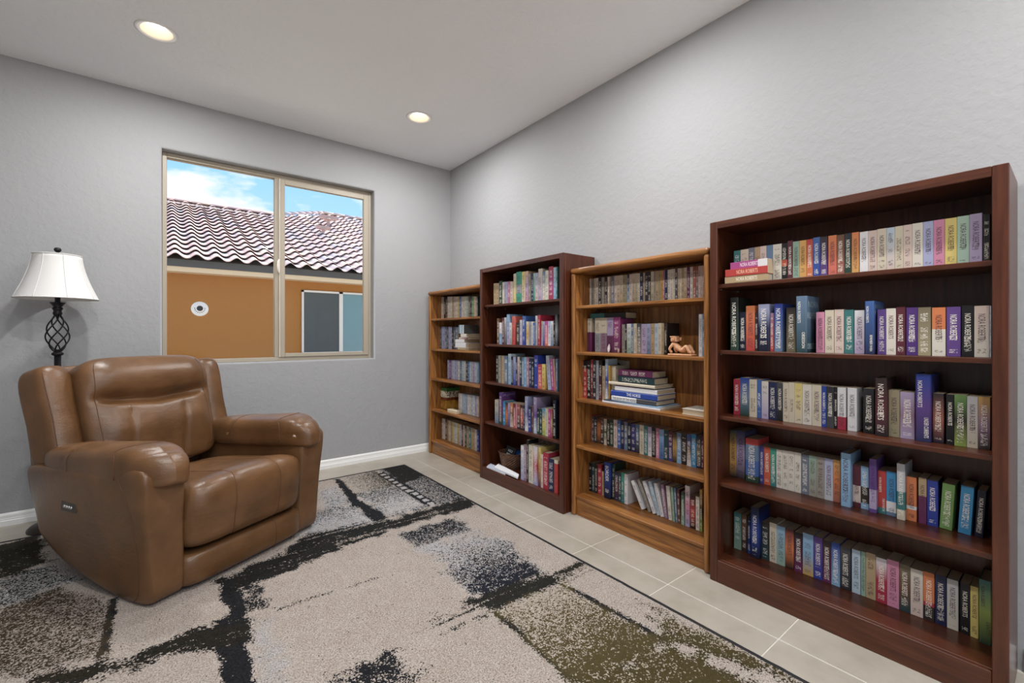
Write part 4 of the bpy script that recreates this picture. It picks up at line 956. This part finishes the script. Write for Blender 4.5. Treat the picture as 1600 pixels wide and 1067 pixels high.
# ================================================================== RUG
RX0, RX1, RY0, RY1, RH = 1.815 - 2.74, 1.815, 3.985 - 3.66, 3.985, .011
def rug():
    m = Mat('woven_rug', .95, spec=.1); v = m.coords('Object')
    li = m.add('VertexColor', layer_name='Light'); dk = m.add('VertexColor', layer_name='Dark')
    vo = m.add('TexVoronoi'); vo.inputs['Scale'].default_value = 190; m.link(v, vo.inputs['Vector'])
    sp = m.add('SeparateColor'); m.link(vo.outputs['Color'], sp.inputs[0])
    nz = m.noise(v, 55, 3, .6)
    rnd = m.math('ADD', m.math('MULTIPLY', sp.outputs[0], .72), m.math('MULTIPLY', m.math('SUBTRACT', nz, .36), 1.0))
    sel = m.math('LESS_THAN', rnd, li.outputs['Alpha'])
    nl = m.noise(v, 170, 4, .8); nb = m.noise(v, 9, 4, .65)
    base = m.mix(m.ramp(nb, [(.42, (0, 0, 0)), (.62, (1, 1, 1))]), li.outputs['Color'], m.mix(.38, li.outputs['Color'], lin('8a6f52')))
    lightc = m.mix(m.ramp(nl, [(.36, (0, 0, 0)), (.50, (.5, .5, .5)), (.62, (1, 1, 1))]), m.mix(.55, base, lin('e6dfda')), m.mix(.62, base, lin('5a4a3c')))
    darkc = m.mix(m.math('MULTIPLY', sp.outputs[1], .5), dk.outputs['Color'], m.mix(.12, dk.outputs['Color'], lin('8a8a8a')))
    m.col(m.mix(sel, lightc, darkc))
    m.bump(m.math('ADD', vo.outputs['Distance'], nl), .7, .006)
    NX, NY = 190, 250; verts, faces = [], []
    for j in range(NY + 1):
        for i in range(NX + 1): verts.append((RX0 + (RX1 - RX0) * i / NX, RY0 + (RY1 - RY0) * j / NY, RH))
    for j in range(NY):
        for i in range(NX):
            a = j * (NX + 1) + i; faces.append((a, a + 1, a + NX + 2, a + NX + 1))
    import numpy as np
    P = np.array(verts)[:, :2]; n = len(P)
    rng = np.random.default_rng(4)
    def smooth_noise(sc, seed):
        g = np.random.default_rng(seed).random((64, 64)); q = P * sc; i = np.floor(q).astype(int); fr = q - i; fr = fr * fr * (3 - 2 * fr)
        G = lambda a, b: g[a % 64, b % 64]
        return ((G(i[:, 0], i[:, 1]) * (1 - fr[:, 0]) + G(i[:, 0] + 1, i[:, 1]) * fr[:, 0]) * (1 - fr[:, 1]) + (G(i[:, 0], i[:, 1] + 1) * (1 - fr[:, 0]) + G(i[:, 0] + 1, i[:, 1] + 1) * fr[:, 0]) * fr[:, 1])
    streak = lambda s1, s2, sd: None
    def anis(sx, sy, seed):
        nonlocal P
        keep = P; P = keep * np.array([sx, sy]); r = smooth_noise(1.0, seed); P = keep; return r
    light = np.tile(np.array(lin('a99a8d')), (n, 1)); dens = np.full(n, .03); dark = np.tile(np.array(lin('191a1e')), (n, 1))
    big = smooth_noise(5, 1); fine = smooth_noise(22, 2); sx_ = anis(4, 60, 3)     # streaks along x
    light += (big - .5)[:, None] * .06
    def W(crop, pts):
        ox, oy, s = crop; return [np.array(on_z(ox + a / s, oy + b / s, RH))[:2] for a, b in pts]
    def inside(poly, soft):
        """soft inside mask for a convex polygon and distances to each edge"""
        c = sum(poly) / len(poly); d = []
        for k in range(len(poly)):
            a, b = poly[k], poly[(k + 1) % len(poly)]; e_ = b - a; nn = np.array([-e_[1], e_[0]]) / np.hypot(*e_)
            if nn @ (c - a) < 0: nn = -nn
            d.append((P - a) @ nn)
        dm = np.min(np.array(d), axis=0) + (fine - .5) * soft * 1.2
        return np.clip(dm / soft + .5, 0, 1), d
    def patch(crop, pts, d0, d1, soft=.04, lightc=None, darkc=None, streaks=0, edge=None):
        nonlocal light, dens, dark
        poly = W(crop, pts); mk_, d = inside(poly, soft)
        t = np.clip(d[0] / (np.abs(d[0]) + np.abs(d[2 if len(poly) > 3 else 1]) + 1e-6), 0, 1)
        val = d0 + (d1 - d0) * t
        if streaks: val = val + (sx_ - .5) * streaks
        if edge is not None: val = np.maximum(val, edge * np.clip(1 - np.min(np.array(d), axis=0) / .10, 0, 1))
        dens = dens * (1 - mk_) + val * mk_
        if lightc: light = light * (1 - mk_[:, None]) + np.array(lin(lightc)) * mk_[:, None]
        if darkc: dark = dark * (1 - mk_[:, None]) + np.array(lin(darkc)) * mk_[:, None]
    def line(crop, a, b, w, val, dash=0):
        nonlocal dens
        p, q = W(crop, [a, b]); e_ = q - p; L = np.hypot(*e_); e_ /= L
        al = (P - p) @ e_; pe = (P - p) @ np.array([-e_[1], e_[0]]) + (fine - .5) * w * .8
        mk_ = np.clip(1.4 - np.abs(pe) / w, 0, 1) * ((al > 0) & (al < L))
        if dash: mk_ = mk_ * (smooth_noise(18, 9) > .42)
        dens = np.maximum(dens, val * mk_)
    A, B, Cc, Dd = (480, 710, 4.0), (300, 830, 4.0), (640, 840, 2.5), (0, 820, 4.32)
    OL = '2b2718'
    # far end
    patch(A, [(610, 60), (1010, 265), (800, 330), (430, 100)], .62, .42, .05, 'a2a2a6')
    patch(A, [(470, 90), (610, 60), (735, 130), (590, 185)], .95, .85, .05, None, '1d1c1a')
    patch(A, [(560, 190), (430, 100), (190, 150), (320, 250)], .60, .10, .05, 'a39a8c', '2a261e')
    patch(A, [(300, 255), (560, 190), (800, 315), (480, 395)], .55, .05, .06, 'bcbfc5', edge=.55)
    patch(A, [(100, 215), (190, 200), (310, 310), (90, 350)], .18, .3, .05, 'b0b5bd')
    patch(A, [(90, 350), (310, 315), (450, 425), (-60, 510)], .40, .06, .05, 'b6bcc6')
    patch(A, [(165, 155), (205, 150), (345, 300), (290, 320)], .97, .97, .02)
    patch(A, [(290, 310), (345, 290), (500, 390), (440, 440)], .97, .97, .02)
    patch(A, [(985, 265), (1070, 315), (330, 520), (330, 470)], .92, .80, .05, None, '1c1b19', streaks=.7)
    patch(A, [(500, 400), (500, 500), (-80, 640), (-80, 520)], .72, .72, .06, None, '1a1a19', streaks=1.0)
    patch(A, [(560, 500), (920, 395), (1030, 470), (680, 580)], .72, .50, .05, '999ba3')
    patch(A, [(690, 585), (1050, 480), (1270, 560), (1000, 740)], .14, .42, .07, 'a3a6ad')
    patch(A, [(850, 720), (1230, 560), (1460, 735), (1080, 890)], .40, .78, .07, 'a3a6ad', '1a1d26')
    p_, q_ = W(A, [(462, 118), (772, 308)]); e_ = q_ - p_; L = np.hypot(*e_); e_ /= L
    al = (P - p_) @ e_; pe = (P - p_) @ np.array([-e_[1], e_[0]])
    band = (al > -.03) & (al < L + .03) & (np.abs(pe) < .040)
    dens = np.where(band, .82, dens)
    dot = band & (np.abs(((al / L * 10.5) % 1.0) - .5) < .27) & (np.abs(pe) < .022)
    dens = np.where(dot, .02, dens); light = np.where(dot[:, None], np.array(lin('aab0ba')), light)
    # middle brush stroke
    patch(Cc, [(220, 250), (540, 130), (600, 175), (310, 300)], .95, .85, .04, None, '201f1a', streaks=.5)
    patch(Cc, [(520, 130), (700, 90), (740, 120), (590, 178)], .48, .40, .05, None, '242218', streaks=1.3)
    patch(Cc, [(300, 240), (330, 296), (40, 390), (60, 320)], .35, .12, .06, None, '201f1a', streaks=1.1)
    # olive blocks
    patch(Cc, [(325, 292), (595, 180), (1010, 410), (700, 600)], .22, .80, .05, 'a6977f', '4d4326')
    patch(Cc, [(660, 560), (1010, 405), (1600, 700), (1000, 900)], .62, .92, .05, 'a09070', '463c20')
    patch(Cc, [(930, 270), (1120, 345), (1580, 590), (1010, 410)], .45, .80, .07, 'a49478', '463c20')
    line(Cc, (592, 178), (1010, 408), .016, .85); line(Cc, (335, 292), (660, 568), .018, .8)
    # foreground, recliner side
    patch(B, [(165, 305), (295, 285), (350, 560), (250, 570)], .96, .96, .03, None, '17171a')
    patch(B, [(150, 560), (350, 545), (390, 700), (160, 740)], .97, .97, .03, None, '17171a')
    patch(B, [(160, 720), (340, 700), (430, 1000), (200, 1000)], .95, .95, .03, None, '17171b')
    patch(B, [(312, 270), (385, 262), (480, 475), (350, 505)], .62, .62, .04)
    patch((0, 0, 1), [(512, 832), (530, 858), (372, 922), (340, 905)], .90, .80, .05, None, '1a1917', streaks=.6)  # dark band of the pattern, with the recliner's cast shadow painted into it
    line(B, (480, 500), (1260, 262), .012, .42, 1); line(B, (350, 505), (560, 485), .025, .5, 1)
    patch(B, [(0, 620), (360, 560), (370, 665), (0, 775)], .90, .80, .04, None, '1d1a12', streaks=.6)
    patch(Dd, [(880, 885), (1382, 695), (1382, 820), (900, 965)], .92, .75, .04, None, '1d1a12', streaks=.6)
    patch(Dd, [(120, 1030), (900, 890), (900, 985), (120, 1120)], .70, .75, .06, None, '221d13', streaks=.9)
    patch(B, [(390, 565), (480, 540), (620, 960), (430, 960)], .06, .04, .05, 'a3a3a6')
    patch(B, [(1290, 745), (820, 950), (1100, 1080), (1470, 960)], .78, .45, .07)
    patch(Dd, [(0, 560), (380, 415), (770, 515), (700, 880), (60, 1040), (-300, 900)], .66, .42, .05, '857363', '3a3020')  # brown area of the pattern, its density raised to paint in the recliner's shade
    patch(Dd, [(-60, 400), (340, 255), (500, 375), (-60, 590)], .50, .42, .05, '9ba6ae', '22241f')
    patch(Dd, [(-60, 150), (260, 70), (330, 240), (-60, 390)], .88, .78, .05, '7f7a64', '28251a')
    line(Dd, (755, 500), (700, 870), .020, .92)
    dens = np.clip(np.where(dens > .12, dens * 1.10 + .02, dens), 0, 1.0)
    o = mk('pile', verts, faces, m.m, None)
    for nm, arr in (('Light', np.c_[light, dens]), ('Dark', np.c_[dark, np.ones(n)])):
        at = o.data.color_attributes.new(nm, 'FLOAT_COLOR', 'POINT'); at.data.foreach_set('color', np.clip(arr, 0, 1).astype(np.float32).ravel())
    return o
rg = tag(empty('area_rug', ((RX0 + RX1) / 2, (RY0 + RY1) / 2, 0)), 'abstract patterned area rug in beige, grey, olive and black under the recliner', 'rug')
o = rug(); o.parent = rg; o.data.transform(Matrix.Translation(-rg.location))
mb = MB(); rr = .0055
n_ = 80
loop = [(RX0, RY0 + (RY1 - RY0) * t / n_) for t in range(n_)] + [(RX0 + (RX1 - RX0) * t / n_, RY1) for t in range(n_)] + [(RX1, RY1 - (RY1 - RY0) * t / n_) for t in range(n_)] + [(RX1 - (RX1 - RX0) * t / n_, RY0) for t in range(n_)]
mb.tube([(x + random.uniform(-.0012, .0012) - rg.location.x, y + random.uniform(-.0012, .0012) - rg.location.y, .0072) for x, y in loop], .0092, 8, True)
mb.build('binding', flat('17161a'), rg, True)
mb = MB().box((RX0 + .002, RY0 + .002, .0004), (RX1 - .002, RY1 - .002, RH - .002)); o = mb.build('backing', flat('4a4238'), rg); o.data.transform(Matrix.Translation(-rg.location))

# ================================================================== RECLINER
CHA = math.atan2(.495, .869)
ch0 = Vector((-.043, 2.586, 0)) + Vector((.869, .495, 0)) * .482
chair = tag(empty('recliner', (ch0.x, ch0.y, RH + .001), CHA), 'brown leather recliner armchair with padded arms and stitched seams', 'armchair')
def sell(name, c, s, n, fn, mat, parent, N=16, tilt=0.0, yaw=0.0):
    """rounded cushion: superellipsoid from a subdivided cube, then shaped by fn(local q, point)"""
    c = Vector(c); R = Matrix.Rotation(yaw, 3, 'Z') @ Matrix.Rotation(-tilt, 3, 'X')
    def mp(p):
        p = Vector(p); L = (abs(p.x) ** n + abs(p.y) ** n + abs(p.z) ** n) ** (1 / n); q = p / L
        w = Vector((q.x * s[0], q.y * s[1], q.z * s[2]))
        if fn: w = fn(q, w)
        return R @ w + c
    idx, v, f = {}, [], []
    def vid(i, j, k):
        key = (i, j, k)
        if key not in idx:
            idx[key] = len(v); e_ = lambda t: math.tan((2 * t / N - 1) * PI / 4); v.append(mp((e_(i), e_(j), e_(k))))
        return idx[key]
    for a in range(N):
        for b in range(N):
            for w in (0, N):
                q = [(w, a, b), (w, a + 1, b), (w, a + 1, b + 1), (w, a, b + 1)]
                for perm in (0, 1, 2):
                    g = [tuple(p[(t - perm) % 3] for t in range(3)) for p in q]
                    ids = [vid(*p) for p in g]; f.append(tuple(ids if w else ids[::-1]))
    o = mk(name, v, f, mat, parent, True)
    return o, mp
def seam(mp, pts, part, r=.0022, off=.0008):
    path = [mp(p) for p in pts]
    return MB().tube(path, r, 6).build('seam', M['thread'], part, True)
sm = lambda a, b, x: (lambda t: t * t * (3 - 2 * t))(min(1, max(0, (x - a) / (b - a))))
gs = lambda x, c, w: math.exp(-((x - c) / w) ** 2)
LE = M['leather']
for sg in (-1, 1):
    def side_fn(q, w, sg=sg):
        b, zz_ = w.y + .525, w.z + .315
        outer = q.x * sg
        x = w.x + sg * (.045 * sm(.0, .60, zz_) * (0.55 + .45 * outer)) + sg * .018 * math.sin(PI * min(1, max(0, b / 1.05))) * max(0, outer)
        zlow = .185 * (max(0, b - .12) / .93) ** 1.5
        top = .620 - .055 * b + .035 * max(0, outer) * (1 - sm(.0, .45, b))
        z2 = zlow + (top - zlow) * (zz_ / .63)
        y2 = b - .018 * sm(.3, .6, zz_) * (1 - sm(0, .3, b)) - .05 * sm(.7, 1.0, b)
        return Vector((x, y2 - .525, z2 - .315))
    o, mp = sell('side_panel', (sg * .405, .525, .315), (.0775, .525, .315), 14, side_fn, LE, chair, 26)
    seam(mp, [(sg * .99, -.70 - .22 * math.cos((t - .5) * 2.2) + .16 * (1 - t) ** 2, 1 - 2 * t) for t in [k / 24 for k in range(25)]], o)
    if sg == -1:
        kp = on_x  # plate with the recline buttons
        pl = MB().bbox((-.006, -.062, -.024), (.004, .062, .024), .004, 2).build('control_plate', M['darkgrey'], chair)
        pl.location = (-.5335, .55, .408); pl.rotation_euler = (0, .05, .0)
        for t in (-.030, -.010, .010, .030): MB().lathe([(.0, .0075), (.007, .0075), (.008, .004)], 16, caps=False).build('button', M['steel'], pl).matrix_local = Matrix.Translation((-.001, t, 0)) @ Matrix.Rotation(-PI / 2, 4, 'Y')
    def arm_fn(q, w, sg=sg):
        b = w.y + .42
        droop = .050 * (max(0, .14 - b) / .20) ** 2
        z2 = w.z * (1.0 + .10 * gs(b, .05, .25)) - droop - .075 * max(0, b) - (.030 * max(0, -q.x * sg) + .02 * max(0, q.x * sg)) * (1 if w.z < 0 else .3)
        x = w.x * (1 + .06 * gs(b, .02, .2)) + sg * .010
        z2 -= .010 * gs(b, .60, .02) * (q.z > 0) + .008 * gs(b, .02, .016) * (q.z > 0)
        return Vector((x, w.y + .075 * max(0, q.x * sg) * max(0, -q.y), z2))
    o, mp = sell('arm_pad', (sg * .408, .42, .652), (.120, .490, .086), 3.4, arm_fn, LE, chair, 40)
    arc = lambda yy: [(math.sin(a) * 1.0 if abs(math.sin(a)) > .70 else math.sin(a) * 1.0, yy, math.cos(a)) for a in [-PI * .42 + PI * .84 * k / 20 for k in range(21)]]
    def arcp(yy):
        out = []
        for k in range(25):
            a = -1.28 * PI / 2 + 1.28 * PI * k / 24; x, z_ = math.sin(a), math.cos(a); m_ = max(abs(x), abs(z_)); out.append((x / m_, yy, z_ / m_))
        return out
    seam(mp, arcp(.30), o); seam(mp, arcp(-.62), o, .003)
def seat_fn(q, w):
    b = w.y + .365; z2 = w.z
    if q.z > 0: z2 += q.z * (.022 * (1 - q.x * q.x) * (1 - sm(.5, .8, b)) - .085 * max(0, b) / .79 + .012 * gs(b, .02, .12))
    for cx in (-.34, .42): z2 -= .004 * gs(q.x, cx, .07) * max(0, q.z) ; w.y += .004 * gs(q.x, cx, .07) * max(0, -q.y)
    y2 = w.y - .022 * max(0, -q.y) * gs(q.z, .35, .6)
    return Vector((w.x, y2, z2))
seat, mps = sell('seat_cushion', (0, .365, .345), (.352, .41, .163), 7, seat_fn, LE, chair, 48)
for cx in (-.34, .42):
    seam(mps, [(cx, 0.75 - 1.75 * k / 14, 1.0) for k in range(15)] + [(cx, -1.0, 1.0 - 1.95 * k / 16) for k in range(1, 17)], seat, .0026)
fr, mpf = sell('footrest_panel', (0, .17, .095), (.350, .185, .082), 9, lambda q, w: Vector((w.x, w.y - .012 * max(0, -q.y) * (1 - q.z * q.z), w.z)), LE, chair, 16)
seam(mpf, [(.42, -1.0, 1 - 2 * k / 10) for k in range(11)], fr, .0018)
def back_fn(q, w):
    v = q.z; u = q.x; fr_ = max(0, -q.y)
    mid = sm(1.0, .62, abs(u))
    crease = gs(v - .10 * abs(u), .20, .085) * sm(.98, .60, abs(u))
    roll = gs(v, .62, .34); lum = gs(v, -.25, .40)
    y2 = w.y - fr_ * (.055 * roll * (.55 + .45 * mid) + .040 * lum * mid - .062 * crease)
    for cx in (-.42, .42): y2 += fr_ * .010 * gs(u, cx + .10 * v, .04) * sm(.10, -.05, v)
    z2 = w.z + .008 * max(0, q.z) * (1 - u * u)
    x2 = w.x * (1.0 - .03 * max(0, -v))
    return Vector((x2, y2, z2))
back, mpb = sell('backrest', (0, .925, .756), (.350, .115, .340), 7, back_fn, LE, chair, 44, tilt=math.radians(18))
seam(mpb, [(-.90, -1.0, 1 - 1.9 * k / 24) for k in range(25)], back, .0022); seam(mpb, [(.90, -1.0, 1 - 1.9 * k / 24) for k in range(25)], back, .0022)
for cx in (-.42, .42): seam(mpb, [(cx + .10 * (.10 - 1.0 * k / 16), -1.0, .10 - 1.0 * k / 16) for k in range(17)], back, .0018)
seam(mpb, [(-.62 + 1.24 * k / 24, -1.0, .235 + .06 * abs(-.62 + 1.24 * k / 24)) for k in range(25)], back, .0022)
for sg in (-1, 1):
    def wing_fn(q, w, sg=sg):
        return Vector((w.x * (1 + .10 * max(0, -q.z)) + sg * .012 * max(0, -q.z), w.y - .025 * max(0, -q.y) * (1 - q.x * q.x), w.z + .012 * max(0, q.z) * (1 - q.x * q.x)))
    o, mp = sell('back_wing', (sg * .412, .985, .770), (.088, .085, .290), 5.5, wing_fn, LE, chair, 18, tilt=math.radians(17), yaw=-sg * .22)
    seam(mp, [(sg * .80, -1.0, 1 - 2 * k / 20) for k in range(21)], o)
sell('back_shell', (0, 1.075, .700), (.468, .055, .365), 9, lambda q, w: Vector((w.x * (1 - .03 * q.z), w.y, w.z)), LE, chair, 14, tilt=math.radians(13))
MB().bbox((-.36, .10, .012), (.36, .85, .18), .01).build('shadow_block', M['black'], chair)  # hidden black block added under the seat for its shadow
for sx in (-1, 1):
    for yy in (.14, .80): MB().lathe([(.03, 0), (.03, .013)], 16, (sx * .30, yy, 0)).build('foot', M['black'], chair)

# ================================================================== FLOOR LAMP
lamp = tag(empty('floor_lamp', (-.545, 4.14, 0)), 'black iron floor lamp with a white bell shade and twisted cage', 'lamp')
MB().lathe([(.142, 0), (.142, .012), (.128, .026), (.07, .036), (.03, .05), (.022, .075)], 40).build('base', M['bronze'], lamp, True)
MB().lathe([(.017, .06), (.017, 1.125)], 20).build('pole', M['black_iron'], lamp, True)
MB().lathe([(.017, 1.118), (.028, 1.124), (.030, 1.131), (.028, 1.138), (.016, 1.146), (.010, 1.16)], 24).build('collar', M['black_iron'], lamp, True)
z0, z1 = 1.142, 1.388
for k in range(6):
    pts = []
    for t in range(29):
        s = t / 28; prof = math.sin(PI * (s ** .9)) ** .85 if 0 < s < 1 else 0
        r = .009 + .048 * max(0, prof); a = 2 * PI * k / 6 + 2.0 * PI * .5 * s
        pts.append((r * math.cos(a), r * math.sin(a), z0 + (z1 - z0) * s))
    MB().tube(pts, .0042, 8).build('cage_rod', M['black_iron'], lamp, True)
MB().lathe([(.012, 1.38), (.020, 1.386), (.024, 1.398), (.019, 1.410), (.022, 1.418), (.028, 1.428), (.024, 1.434), (.020, 1.440), (.036, 1.462), (.040, 1.468), (.014, 1.470), (.014, 1.56)], 28).build('candle_cup', M['black_iron'], lamp, True)
prof = []
for t in range(13):
    s = t / 12; prof.append((.118 + .084 * ((1 - s) ** 1.55), 1.492 + .286 * s))
full_p = prof + [(r - .003, z) for r, z in reversed(prof)]
sh = MB().lathe(full_p + [full_p[0]], 48, caps=False).build('shade', M['shade'], lamp, True)
for k in range(8):
    a = 2 * PI * k / 8 + .35
    MB().tube([((r + .0008) * math.cos(a), (r + .0008) * math.sin(a), z) for r, z in prof], .0018, 5).build('shade_rib', M['shade'], sh, True)
MB().tube([(.2025 * math.cos(2 * PI * k / 48), .2025 * math.sin(2 * PI * k / 48), 1.4925) for k in range(48)], .003, 6, True).build('shade_trim', M['shade'], sh, True)
MB().tube([(.1185 * math.cos(2 * PI * k / 48), .1185 * math.sin(2 * PI * k / 48), 1.777) for k in range(48)], .003, 6, True).build('shade_trim', M['shade'], sh, True)
mb = MB().tube([(.002, 0, 1.55), (.002, 0, 1.79)], .004, 8)
for k in range(3):
    a = 2 * PI * k / 3; mb.tube([(0, 0, 1.772), (.118 * math.cos(a), .118 * math.sin(a), 1.774)], .002, 6)
mb.build('harp', M['steel'], lamp, True)
MB().lathe([(.006, 1.786), (.011, 1.790), (.007, 1.796), (.017, 1.806), (.019, 1.815), (.014, 1.825), (.0, 1.829)], 20).build('finial', M['black_iron'], lamp, True)
